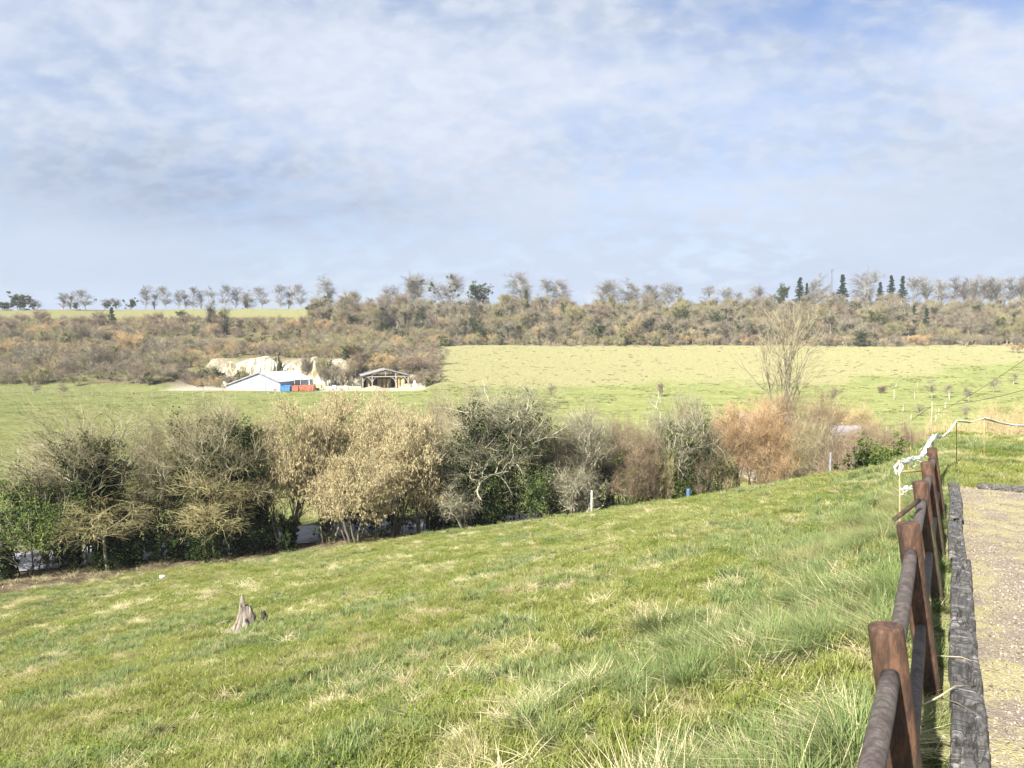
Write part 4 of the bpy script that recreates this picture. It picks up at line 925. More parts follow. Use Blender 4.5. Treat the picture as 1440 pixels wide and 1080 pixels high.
def ridge():
    rng = np.random.default_rng(95)
    P_round = [far_tree(240 + i, 10, 8, F_ridge, stem=1 + i % 2, clear=.06, ang=(25, 55), twr=.027) for i in range(3)]
    P_tall = [far_tree(250 + i, 12, 5, F_ridge, stem=1, clear=.05, ang=(15, 40), twr=.027) for i in range(3)]
    P_wide = [far_tree(260 + i, 14, 13, F_ridge, stem=2, clear=.16, ang=(25, 60), r=.26, twr=.027) for i in range(2)]
    P_pop = [far_tree(270 + i, 17, 6.5, F_grey if i == 1 else F_ridge, stem=1, clear=.22, ang=(15, 38), r=.2, twr=.027) for i in range(3)]
    G = 'bare trees along the ridge meadow'
    lst = [(86, 412, 14, 't'), (98, 411, 14, 't'), (121, 408, 24, 'r'), (203, 402, 15, 't'), (216, 409, 12, 't'), (234, 403, 20, 'r'), (250, 408, 12, 't'), (260, 409, 12, 't'), (271, 404, 16, 't'), (282, 409, 12, 't'),
           (299, 404, 13, 't'), (313, 401, 19, 'r'), (330, 404, 15, 't'), (348, 409, 17, 'r'), (370, 404, 22, 'r'), (392, 401, 18, 'r'), (405, 403, 16, 't'), (424, 400, 20, 'r')]
    for i, (px, top, w, k) in enumerate(lst):
        pl, H0, W0 = (P_round[i % 3], 10, 8) if k == 'r' else (P_tall[i % 3], 12, 5)
        put_far(pl, H0, W0, 'ridge_tree', px, top, w * 1.4, 423 + rng.uniform(-2, 4), f'{"round-headed" if k == "r" else "narrow upright"} bare tree, {ORD[i]} along the ridge meadow counted from the left end', 'tree', G, rng.uniform(0, 6))
    bush = far_shrub(280, 4, 5, F_ridge, 500); dark = leafy_bush(281, 4, 5, 1500, .4, F_leaf, bare=3)
    for px, top, w, lab in [(8, 424, 40, 'dark evergreen clump at the left end of the ridge'), (30, 412, 46, 'rounded grey thicket on the ridge next to the dark evergreen clump'), (52, 421, 26, 'sloping end of the grey ridge thicket'),
                       (145, 421, 24, 'low grey bush on the ridge between round tree and dark bush'), (165, 420, 18, 'small grey bush on the ridge before the dark bush'), (181, 419, 20, 'small dark bush on the ridge meadow skyline'), (108, 424, 14, 'low dark bush at the foot of the round ridge tree'), (344, 421, 12, 'low dark bush under the later ridge trees')]:
        put_far(dark if 'dark' in lab.split(' ')[:2] or 'evergreen' in lab else bush, 4, 5, 'ridge_bush', px, top, w, 421, lab, 'bush', 'bushes on the ridge skyline', rng.uniform(0, 6))
    # above the wood
    G2 = 'bare trees rising above the hillside wood'
    iv = far_tree(285, 13, 9, F_ridge, stem=2, ivy=1500, ivy_top=.5)
    put_far(iv, 13, 9, 'ridge_tree', 456, 389, 36, 405, 'big bare tree with ivied lower trunk where the ridge meadow ends', 'tree', G2)
    lst = [(545, 404, 30, 'w', 'hazy bare tree beside the first ball-dotted tree'), (572, 388, 40, 'w', 'tall bare tree standing close beside the first ball-dotted tree'), (738, 386, 38, 'w', 'tall spreading bare tree after the dark ivied crown'), (770, 395, 24, 'r', 'slim bare tree between two spreading ones above the wood'),
           (794, 396, 36, 'w', 'wide bare tree with heavy crooked limbs above the wood'), (845, 401, 30, 'r', 'pale bare tree opening the double-crowned pair'), (866, 396, 34, 'w', 'pale bare tree closing the double-crowned pair'), (884, 396, 26, 'r', 'rounded pale tree beside the double-crowned pair'),
           (907, 402, 22, 'r', 'small round bare tree in the gap past the pair'), (922, 404, 18, 't', 'thin bare tree next to the small round one'), (940, 400, 28, 'w', 'flat-topped bare tree mid-ridge'), (957, 405, 18, 't', 'thin bare tree next to the flat-topped one'),
           (997, 404, 24, 'r', 'dark-limbed round tree with a gap of sky before it'), (1016, 407, 26, 'w', 'fan-shaped bare tree next to the dark-limbed one'), (1038, 413, 18, 'r', 'lowest round tree on the wooded ridge'), (1072, 404, 34, 'w', 'hazy bare tree beside the dark broad evergreen'),
           (1152, 390, 28, 'r', 'bare tree between pale conifer and radio mast'), (1222, 383, 46, 'w', 'largest wide bare tree between the conifers'), (1285, 393, 26, 'r', 'bare tree just after the last dark conifer')]
    for i, (px, top, w, k, lab) in enumerate(lst):
        pl, H0, W0 = {'w': (P_wide[i % 2], 14, 13), 'r': (P_round[i % 3], 10, 8), 't': (P_tall[i % 3], 12, 5)}[k]
        put_far(pl, H0, W0, 'ridge_tree', px, top - 2, w * 1.3, 402 + rng.uniform(-3, 5), lab, 'tree', G2, rng.uniform(0, 6))
    # trees dotted with mistletoe
    for px, top, w, sd_, lab in [(588, 389, 46, 290, 'bare tree with a few dark mistletoe balls high in its crown'), (632, 385, 64, 291, 'broad two-limbed bare tree thickly dotted with dark mistletoe balls')]:
        pl = far_tree(sd_, 15, 14, F_ridge, stem=3, lean=.22, clear=.35, r=.26); r = np.random.default_rng(sd_); 
        src = me_pts(pl.parts['crown']); src = src[src[:, 2] > 6.5]; root = put_far(pl, 15, 14, 'mistletoe_tree', px, top, w, 398, lab, 'tree', 'mistletoe-dotted trees on the ridge')
        for c in src[r.integers(0, len(src), 9 if sd_ == 290 else 20)]:
            b = Buf(); rad = r.uniform(.4, .75); q = r.normal(size=(60, 3)); q = unit(q) * rad * r.uniform(.3, 1, (60, 1)) + c; b.leaves(q, .42, r, 0); b.build('mistletoe_ball', F_leaf, root)
    # tall thin row at the end of the ridge
    pxs = [1310, 1326, 1341, 1357, 1370, 1382, 1394, 1406, 1418, 1430, 1442]
    for i, px in enumerate(pxs):
        put_far(P_pop[i % 3], 17, 6.5, 'row_tree', px, 388 + rng.uniform(0, 5), 34 if i else 40, 404 + rng.uniform(-4, 6), f'tall thin bare tree, {ORD[i]} from the conifers in the close row ending the ridge', 'tree', 'close row of tall trees at the end of the ridge', rng.uniform(0, 6))
    # conifers
    cs = [conifer(300, 16, 7), conifer(301, 16, 6, fac=.9), conifer(302, 16, 7.5, fac=.8)]
    for px, top, w, k, Y, lab in [(1125, 391, 24, 1, 400, 'tall loose conifer beside the dark broad evergreen'), (1135, 398, 14, 0, 402, 'slim conifer tucked beside the tall loose one'), (1185, 387, 25, 2, 392, 'lone dark conifer with stepped boughs next to the mast'),
                            (1238, 397, 19, 0, 396, 'shortest dark conifer of the three together'), (1254, 388, 21, 1, 396, 'middle dark conifer of the three together'), (1270, 389, 22, 2, 394, 'broad dark conifer, last of the three together')]:
        put_far(cs[k], 16, (7, 6, 7.5)[k], 'conifer', px, top, w * 1.2, Y, lab, 'conifer', 'conifers on the ridge', px)
    ev = leafy_bush(310, 9, 8, 3600, .42, F_leaf, stem=3, r=.15, bare=4)
    iv2 = far_tree(311, 12, 7, F_ridge, stem=2, ivy=3200, ivy_top=.9); iv3 = far_tree(312, 11, 6, F_olive, stem=2, ivy=2400, ivy_top=.95); sp = conifer(313, 6, 4.4, fac=.6)
    G3 = 'dark ivied trees in the hillside wood'
    for px, top, base, w, k, lab in [(1097, 401, None, 28, 'e', 'broad dark evergreen on the skyline beside the loose conifer'), (674, 398, None, 38, 'e', 'dark ivied crown on the skyline after the mistletoe trees'),
            (157, 433, 459, 20, 's', 'spiky dark green young conifer alone on the scrub slope'), (259, 437, 452, 24, 'e', 'low dark evergreen on the edge of the ridge meadow'), (298, 428, 462, 26, 'i', 'thin ivied tree standing out at the meadow edge'),
            (316, 432, 470, 22, 'o', 'pale leaning tree with green ivy next to the thin ivied tree'), (495, 442, 466, 22, 'e', 'dark bushy ivied tree low in the wood above the terrace'), (540, 425, 468, 26, 'i', 'green ivied tree above the hay barn'),
            (590, 424, 474, 30, 'i', 'tall ivied tree under the mistletoe trees'), (650, 440, 478, 24, 'o', 'ivied tree at the corner of the pale field'), (672, 442, 482, 24, 'e', 'dark green clump at the field edge below the dark crown'),
            (698, 428, 470, 24, 'o', 'green ivied tree half way up the wood past the field corner'), (740, 400, 445, 14, 'i', 'narrow ivied trunk under the tall spreading tree'), (793, 420, 455, 14, 'o', 'yellow-green ivied trunk under the crooked-limbed tree'),
            (838, 455, 482, 26, 'e', 'low dark green bush at the edge of the pale field beside the yellow one'), (955, 432, 474, 26, 'e', 'dark green ivied tree before the pale saplings'), (1012, 440, 470, 30, 'e', 'bright green ivied mass in the middle of the wood'),
            (1045, 452, 482, 26, 'e', 'dark green bush at the field edge near the slender tree'), (1205, 466, 487, 30, 'e', 'low dark bush at the field edge below the lone conifer'), (1232, 430, 475, 26, 'o', 'pale-trunked ivied tree below the wide bare tree'),
            (1303, 434, 471, 18, 's', 'small bright green conifer within the wood below the row'), (1286, 430, 462, 16, 's', 'smaller green conifer next to the bright green one'), (1376, 424, 462, 24, 'i', 'ivied tree under the tall thin row'), (1426, 442, 478, 16, 's', 'narrow dark green tree near the end of the wood'), (1405, 440, 482, 26, 'o', 'green ivied tree between two dark ones under the row')]:
        pl, H0, W0 = {'e': (ev, 9, 8), 'i': (iv2, 12, 7), 'o': (iv3, 11, 6), 's': (sp, 6, 4.4)}[k]
        put_far(pl, H0, W0, 'conifer' if k == 's' else 'ivied_tree', px, top, w, 398, lab, 'tree', G3, px * .7, base)
    os_ = [far_shrub(320, 4, 5, F_orange, 0, 8), far_shrub(321, 4, 5, F_tan, 0, 8)]
    for px, top, base, w, k, lab in [(885, 447, 484, 44, 1, 'yellow-orange bush at the top edge of the pale field'), (905, 440, 470, 36, 0, 'orange bush just above the yellow-orange one'), (978, 462, 484, 24, 1, 'yellowish bush at the field edge among grey scrub'), (1350, 436, 452, 40, 0, 'russet thicket below the tall thin row'),
            (1428, 482, 496, 24, 0, 'small orange bush at the far end of the field edge'), (410, 448, 470, 34, 0, 'russet bush on the slope above the chalk face'), (455, 449, 468, 30, 0, 'russet bush beside the first one above the terrace'), (538, 498, 524, 46, 0, 'orange-brown thicket right behind the hay barn'), (500, 505, 528, 30, 1, 'tan thicket between chalk face and hay barn'), (346, 512, 532, 22, 0, 'small orange bush in front of the chalk face')]:
        put_far(os_[k], 4, 5, 'russet_bush', px, top, w, 300, lab, 'bush', 'russet bushes on the far slope', px * .3, base)
    qs = [far_shrub(345, 3.4, 3.6, F_grey, 0, 8), far_shrub(346, 3.4, 3.6, F_olive, 500, 7), leafy_bush(347, 3, 3, 900, .32, F_leaf)]
    for i, (px, top, w, Y, k, lab) in enumerate([(276, 519, 34, 203, 0, 'grey bush shading the left end of the chalk face'), (300, 514, 34, 204.5, 1, 'olive bush in front of the first bare chalk'), (322, 528, 22, 202, 0, 'small grey bush between chalk and tin shed'), (338, 519, 20, 204, 1, 'dark olive bush against the middle of the chalk'),
            (391, 488, 14, 206.5, 2, 'dark green ivy hanging over the top edge of the chalk'), (428, 497, 16, 206.8, 0, 'grey twigs overhanging the chalk edge'), (452, 500, 20, 206, 1, 'olive bush on the lip of the chalk'), (462, 516, 26, 203, 0, 'grey bush at the right foot of the chalk face'), (484, 518, 30, 202, 0, 'grey thicket between chalk and hay barn'), (440, 538, 16, 200, 2, 'low dark green bush behind the yellow trailer'), (246, 521, 40, 201, 0, 'broad grey bush where the scrub meets the quarry'), (222, 530, 40, 196, 1, 'olive thicket at the edge of the scrub near the quarry'), (598, 520, 34, 204, 0, 'grey thicket at the corner between barn and pale field'), (612, 532, 26, 198, 1, 'olive bush at the foot of the pale field corner')]):
        put_far(qs[k], 3 if k == 2 else 3.4, 3 if k == 2 else 3.6, 'quarry_bush', px, top, w, Y, lab.replace('right foot', 'barn-side foot'), 'bush', 'bushes round the quarry', i * 1.7)
    # field and orchard
    small = [far_tree(330 + i, 4, 3, F_grey, clear=.35, twr=.009, r=.07) for i in range(3)]
    for i, (px, top, base, w, lab) in enumerate([(44, 541, 557, 18, 'small bare tree in the valley pasture near its fence'), (90, 542, 558, 18, 'second small bare tree in the valley pasture'), (780, 543, 568, 18, 'small bare tree with a dark knot at the foot of the pale field'), (748, 552, 570, 14, 'faint small bare tree beside the knotted one'),
            (1312, 537, 561, 17, 'orchard tree with a dark crow-like knot at its top'), (1335, 544, 560, 15, 'orchard tree just after the knotted one'), (1365, 548, 566, 18, 'spreading orchard tree in the second row'), (1396, 534, 552, 18, 'orchard tree highest on the slope'), (1425, 528, 541, 10, 'thin orchard tree at the top corner'),
            (1352, 572, 590, 18, 'orchard tree lowest on the slope near the netting'), (1295, 570, 585, 16, 'greyish orchard tree beside the thin pole'), (1180, 548, 572, 22, 'pale yellowish sapling tree behind the orange shrubs')]):
        put_far(small[i % 3], 4, 3, 'orchard_tree' if px > 1200 else 'field_tree', px, top - 3, w * 1.35, 150, lab, 'tree', 'small bare trees in the fields', i * 1.3, base)
    brush = far_shrub(340, 2.5, 3, F_brown, 0, 9)
    put_far(brush, 2.5, 3, 'brush_pile', 1240, 542, 15, 150, 'brown brush heap at the top of the orchard', 'brush', None, 0, 553); put_far(brush, 2.5, 3, 'snag', 928, 538, 9, 150, 'grey leaning stump with twigs at the border of straw and green', 'stump', None, 2, 558)
    for i, (px, top, base) in enumerate([(1260, 537, 545), (1290, 538, 546), (1257, 548, 563), (1286, 551, 561), (1270, 572, 578), (1281, 586, 592), (1316, 584, 592), (1329, 566, 574), (1320, 576, 583), (1425, 536, 542), (1335, 553, 563)]):
        p = hit(px, base); H = max(1.0, (base - top) / FPX * p[1]); pl = Plant(); b = Buf(); r = np.random.default_rng(350 + i)
        S = stems(r, 1, H * 1.7, .03, 0, .05, 5, .05); A = grow(r, *S, 6, .6, 1, (20, 50), H * .5, 4, .1, .1, .6, .012); b.tubes(S[0], S[1], 4, 0, r); b.tubes(A[0], A[1], 3, 0, r); pl.parts['trunk'] = b.mesh('trunk', [F_bark])
        b = Buf(); zz = np.array([0, .02, .5, .98, 1.]) * H; b.tubes(np.stack([zz * 0, zz * 0, zz], -1)[None], np.full((1, 5), .045), 8, 0); pl.parts['tree_guard'] = b.mesh('tree_guard', [M_guard], True)
        pl.put('sapling', (p[0], p[1], p[2]), f'sapling in a white guard tube, {ORD[i]} of the orchard saplings', 'sapling', 'guarded saplings in the orchard', i)

def me_pts(me):
    v = np.empty(len(me.vertices) * 3, np.float32); me.vertices.foreach_get('co', v); return v.reshape(-1, 3).astype(float)
M_guard = surf_mat('faded_guard_tube', (.42, .43, .38), (.52, .53, .48), 3, .6, 0)
M_white = surf_mat('white_plastic', (.70, .71, .68), (.80, .81, .78), 3, .5, 0)
ridge()
# ------------------------------------------------------------------ the rusty pipe fence
def rust_mat(name, a, b_, c, band=False):
    m, nt, out = new_mat(name)
    vec = nd(nt, 'ShaderNodeTexCoord').outputs['Object']
    st_ = nd(nt, 'ShaderNodeMapping'); st_.inputs['Scale'].default_value = (1, 1, .3); lk(nt, vec, st_.inputs['Vector']); vec = st_.outputs['Vector']
    f1, _ = noise_fac(nt, vec, 14., 5, .65, .36, .62); f2, raw = noise_fac(nt, vec, 45., 5, .7, .35, .66); f3, _ = noise_fac(nt, vec, 4.5, 4, .6, .46, .62)
    col = mixc(nt, f1, a, b_); col = mixc(nt, math_(nt, 'MULTIPLY', f3, .75), col, c); col = mixc(nt, math_(nt, 'MULTIPLY', f2, .65), col, tuple(v * .4 for v in a))
    p = nd(nt, 'ShaderNodeBsdfPrincipled', Roughness=.78); p.inputs['Specular IOR Level'].default_value = .3
    lk(nt, col, p.inputs['Base Color']); bp = nd(nt, 'ShaderNodeBump', Strength=.8, Distance=.007); lk(nt, raw, bp.inputs['Height']); lk(nt, bp.outputs[0], p.inputs['Normal'])
    lk(nt, p.outputs[0], out.inputs['Surface']); return m
M_rust = rust_mat('rusted_post', (.046, .029, .021), (.122, .064, .038), (.070, .068, .034))
M_rail = rust_mat('rusted_rail', (.075, .057, .052), (.135, .108, .100), (.115, .11, .085))

def ring_tube(name, pts, rad, mat, parent, sides=20, cap=True, wob=.0, seed=0, bev=.006):
    """closed round bar through the points, with slightly uneven rusted skin"""
    bm = bmesh.new(); pts = [Vector(p) for p in pts]; rings = []; n = len(pts)
    rng = np.random.default_rng(seed)
    prof = [(i, 1.) for i in range(n)]
    for i, k in prof:
        t = (pts[min(i + 1, n - 1)] - pts[max(i - 1, 0)]).normalized(); r = Vector((0, 0, 1)) if abs(t.z) < .9 else Vector((0, 1, 0)); u = t.cross(r).normalized(); v = t.cross(u)
        rd = rad[i] if hasattr(rad, '__len__') else rad
        rings.append([bm.verts.new(pts[i] + (u * math.cos(j * 2 * PI / sides) + v * math.sin(j * 2 * PI / sides)) * rd * (1 + wob * (rng.random() - .5))) for j in range(sides)])
    for a, b_ in zip(rings[:-1], rings[1:]):
        for j in range(sides): bm.faces.new((a[j], b_[j], b_[(j + 1) % sides], a[(j + 1) % sides]))
    if cap: bm.faces.new(rings[0]); bm.faces.new(rings[-1][::-1])
    bmesh.ops.recalc_face_normals(bm, faces=bm.faces)
    for f in bm.faces: f.smooth = len(f.verts) == 4
    return bm_obj(name, bm, mat, parent)

POST_T = [1.22, 3.02, 4.92, 7.08, 9.1, 11.45]
def pipe_fence():
    x0, y0 = yard_xy(.18, POST_T[1]); root = empty('pipe_fence', (x0, y0, yard_z(.18, POST_T[1])), 'leaning rusty pipe fence with two rails beside the sleeper edging', 'fence')
    org = Vector(root.location); lean = math.tan(R_(8.5)); L2 = Vector((FL[0], FL[1], 0)); F2 = Vector((FD[0], FD[1], 0))
    base = []
    for t in POST_T: x, y = yard_xy(.04, t); base.append(Vector((x, y, yard_z(.04, t))) - org)
    def up(i, hgt): return base[i] + Vector((0, 0, hgt)) + L2 * (lean * hgt)
    HG_ = [.92, .91, .99, .995, .98, .965]
    for i in range(len(POST_T)):
        HGT = HG_[i]; hs = [-.3, -.05, .1, .3, .5, .7, .85, HGT - .012, HGT - .003, HGT]
        rd = [.061] * 7 + [.061, .058, .050]
        ring_tube('post', [up(i, v) for v in hs], rd, M_rust, root, 28, True, .018, i)
    for i in range(len(POST_T) - 1):
        for k, (hh, r) in enumerate(((.170, .031), (.60, .027))):
            a, b_ = up(i, HG_[i] - hh), up(i + 1, HG_[i + 1] - hh); n = 9; sag = .012 + .006 * (i % 2)
            P = [a.lerp(b_, j / n) - Vector((0, 0, sag * math.sin(PI * j / n))) for j in range(n + 1)]
            ring_tube('rail', P, [r * (1.12 if 0 < j < n else 1.) * (1 + .02 * math.sin(j * 2.1)) for j in range(n + 1)], M_rail, root, 18, True, .03, 20 + i * 2 + k)
pipe_fence()
# end of a rusty pipe sticking out on the downhill side
pA = at(1258, 730, 5.0); pB = at(1292, 704, 5.6)
o = ring_tube('loose_pipe', [pA, pA * .66 + pB * .34, pA * .33 + pB * .67, pB], .017, M_rust, None, 12, True, .04, 50); tag(o, 'short rusty pipe jutting out on the grassy side of the fence', 'pipe')

# ------------------------------------------------------------------ sleepers
def sleeper_mat():
    m, nt, out = new_mat('weathered_sleeper')
    tc_ = nd(nt, 'ShaderNodeTexCoord').outputs['Object']
    mp = nd(nt, 'ShaderNodeMapping'); mp.inputs['Scale'].default_value = (1, .09, 1); lk(nt, tc_, mp.inputs['Vector']); vec = mp.outputs['Vector']
    mp2 = nd(nt, 'ShaderNodeMapping'); mp2.inputs['Scale'].default_value = (.35, 1.6, 1); lk(nt, tc_, mp2.inputs['Vector'])
    f1, r1 = noise_fac(nt, vec, 34., 6, .7, .38, .62, 1.2); f2, r2 = noise_fac(nt, mp2.outputs['Vector'], 9., 5, .65, .44, .60, 1.5); f3, r3 = noise_fac(nt, tc_, 5., 4, .6, .48, .62)
    w_ = nd(nt, 'ShaderNodeTexVoronoi', feature='DISTANCE_TO_EDGE', Scale=6.); lk(nt, mp2.outputs['Vector'], w_.inputs['Vector'])
    crack = nd(nt, 'ShaderNodeMapRange'); lk(nt, w_.outputs['Distance'], crack.inputs['Value']); crack.inputs['From Min'].default_value = 0.; crack.inputs['From Max'].default_value = .06
    col = mixc(nt, f1, (.028, .026, .024), (.10, .093, .086)); col = mixc(nt, math_(nt, 'MULTIPLY', f3, math_(nt, 'MULTIPLY', f2, .8)), col, (.30, .285, .27))
    col = mixc(nt, crack.outputs[0], (.022, .020, .018), col)
    p = nd(nt, 'ShaderNodeBsdfPrincipled', Roughness=.82); lk(nt, col, p.inputs['Base Color'])
    hh = math_(nt, 'ADD', math_(nt, 'MULTIPLY', r1, .7), math_(nt, 'MULTIPLY', crack.outputs[0], .3)); bp = nd(nt, 'ShaderNodeBump', Strength=1., Distance=.014); lk(nt, hh, bp.inputs['Height']); lk(nt, bp.outputs[0], p.inputs['Normal'])
    lk(nt, p.outputs[0], out.inputs['Surface']); return m
M_sleeper = sleeper_mat()
def sleeper(i, t0, t1, ds, top, lab):
    L = t1 - t0; W = .158; Hh = .24; nx, ny = 14, int(L * 34)
    tm = (t0 + t1) / 2; x, y = yard_xy(SL_S + ds, tm); z = yard_z(SL_S, tm) + top
    bm = bmesh.new(); rng = np.random.default_rng(400 + i)
    def ring(v):
        # cross-section, softened corners; x across, z up
        pts = []; hw = W / 2; c = .018
        for q in np.linspace(-hw + c, hw - c, nx): pts.append((q, 0.))
        pts += [(hw - c * .3, -c * .3), (hw, -c)] + [(hw, -c - (Hh - 2 * c) * k) for k in (.33, .66, 1)]
        pts += [(-hw, -Hh + c)] + [(-hw, -c - (Hh - 2 * c) * k) for k in (.66, .33)] + [(-hw, -c), (-hw + c * .3, -c * .3)]
        return pts
    rings = []; base = ring(0); n = len(base)
    vv = np.linspace(-L / 2, L / 2, ny); P = np.array(base)
    A = np.repeat(vv[:, None], n, 1); Xx = np.repeat(P[None, :, 0], ny, 0); Zz = np.repeat(P[None, :, 1], ny, 0)
    cr = fbm(Xx * 26 + i * 7 + .8 * np.sin(A * 5), A * 1.9 + i, 410, 4); cross = fbm(Xx * 9 + 3, A * 16 + i, 411, 3); lump = fbm(Xx * 6 + i, A * 2.2, 412, 3)
    endf = sstep(0, .05, L / 2 - np.abs(A)) 
    topm = (Zz > -.03)
    dz = -.030 * sstep(.60, .72, cr) - .018 * sstep(.60, .70, cross) + .010 * (lump - .5) - .02 * (1 - endf) * (rng.random() + .5)
    Zz = Zz + dz * np.where(topm, 1, .2); Xx = Xx + (fbm(A * 1.5, A * 0 + i, 413, 3) - .5) * .03 + np.where(topm, 0, (fbm(A * 9, Zz * 20, 414, 3) - .5) * .02)
    B = Buf(); idx = np.arange(ny * n).reshape(ny, n); nxt = np.roll(idx, -1, 1)
    B.quads(np.stack([Xx, A, Zz], -1), np.stack([idx[:-1], nxt[:-1], nxt[1:], idx[1:]], -1))
    ce = [np.array([[0, -L / 2, -Hh / 2]]), np.array([[0, L / 2, -Hh / 2]])]
    for e, rr in ((0, idx[0]), (1, idx[-1])):
        V = np.concatenate([np.stack([Xx, A, Zz], -1).reshape(-1, 3)[rr], ce[e]]); q = np.arange(n); B.quads(V, np.stack([q, (q + 1) % n, np.full(n, n), np.full(n, n)], -1)[:, [0, 1, 2, 2]] if False else np.stack([q, (q + 1) % n, np.full(n, n), q], -1))
    me = B.mesh('railway_sleeper', [M_sleeper], False); me.validate(); o = link('railway_sleeper', me)
    o.location = (x, y, z); sl_ = -math.atan(.06); o.rotation_euler = (sl_, 0, -math.atan2(FD[0], FD[1]) + rng.normal(0, .006))
    tag(o, lab, 'sleeper', 'railway sleepers edging the gravel')
TS = [1.0, 3.62, 6.05, 8.62, 11.2, 13.4, 15.35]
for i, lab in enumerate(['nearest weathered sleeper, deeply cracked, beside the first fence posts', 'second weathered sleeper from the nearest, bleached along its edge', 'third weathered sleeper, dark with pale cross cracks', 'fourth weathered sleeper, slightly sunk at its near end', 'fifth weathered sleeper near the last fence post', 'last weathered sleeper at the far corner of the gravel']):
    sleeper(i, TS[i] + .012, TS[i + 1] - .012, [.0, .0, -.01, .012, .0, .008][i], [.10, .105, .095, .075, .095, .09][i], lab)
# far edging log across the end of the gravel
def far_log():
    P = [Vector(yard_xy(SL_S - .35 - k * .9, 15.45 + .03 * math.sin(k * 2))) .to_3d() for k in range(7)]
    for k, p in enumerate(P): p.z = yard_z(SL_S - .35 - k * .9, 15.45) + .03
    o = ring_tube('edging_log', P, [.07, .085, .08, .09, .075, .085, .07], M_sleeper, None, 12, True, .15, 60); tag(o, 'half-buried grey log closing the far end of the gravel', 'log')
far_log()
# dead sticks and a pale pebble on the sleeper
def stick(pts, r, lab, seed, mat=None):
    o = ring_tube('dead_stalk', pts, [r * (1 - .5 * k / (len(pts) - 1)) for k in range(len(pts))], mat or M_stalk, None, 6, True, .1, seed); tag(o, lab, 'stalk')
M_stalk = surf_mat('dead_stalk', (.30, .24, .16), (.42, .35, .25), 12, .9, 0)
def over(px, py, zoff):     # a point just above the yard or sleeper under this pixel
    d = ray(px, py); Y = np.linspace(2, 12, 2000); P = d[None] * (Y / d[1])[:, None]; g = h(P[:, 0], P[:, 1], False) + zoff; i = int(np.argmax(P[:, 2] < g)); return Vector(P[i])
stick([over(1293, 994, .12), over(1320, 980, .17), over(1343, 965, .17), over(1381, 964, .10)], .006, 'pale bent stalk lying across the nearest sleeper', 61)
stick([over(1310, 978, .12), over(1345, 988, .15), over(1375, 1005, .10)], .004, 'thin dark stalk lying under the pale bent one', 62, M_bark)
stick([over(1316, 922, .12), over(1352, 924, .15), over(1405, 944, .06)], .004, 'thin stalk lying across the second crack of the nearest sleeper', 63)

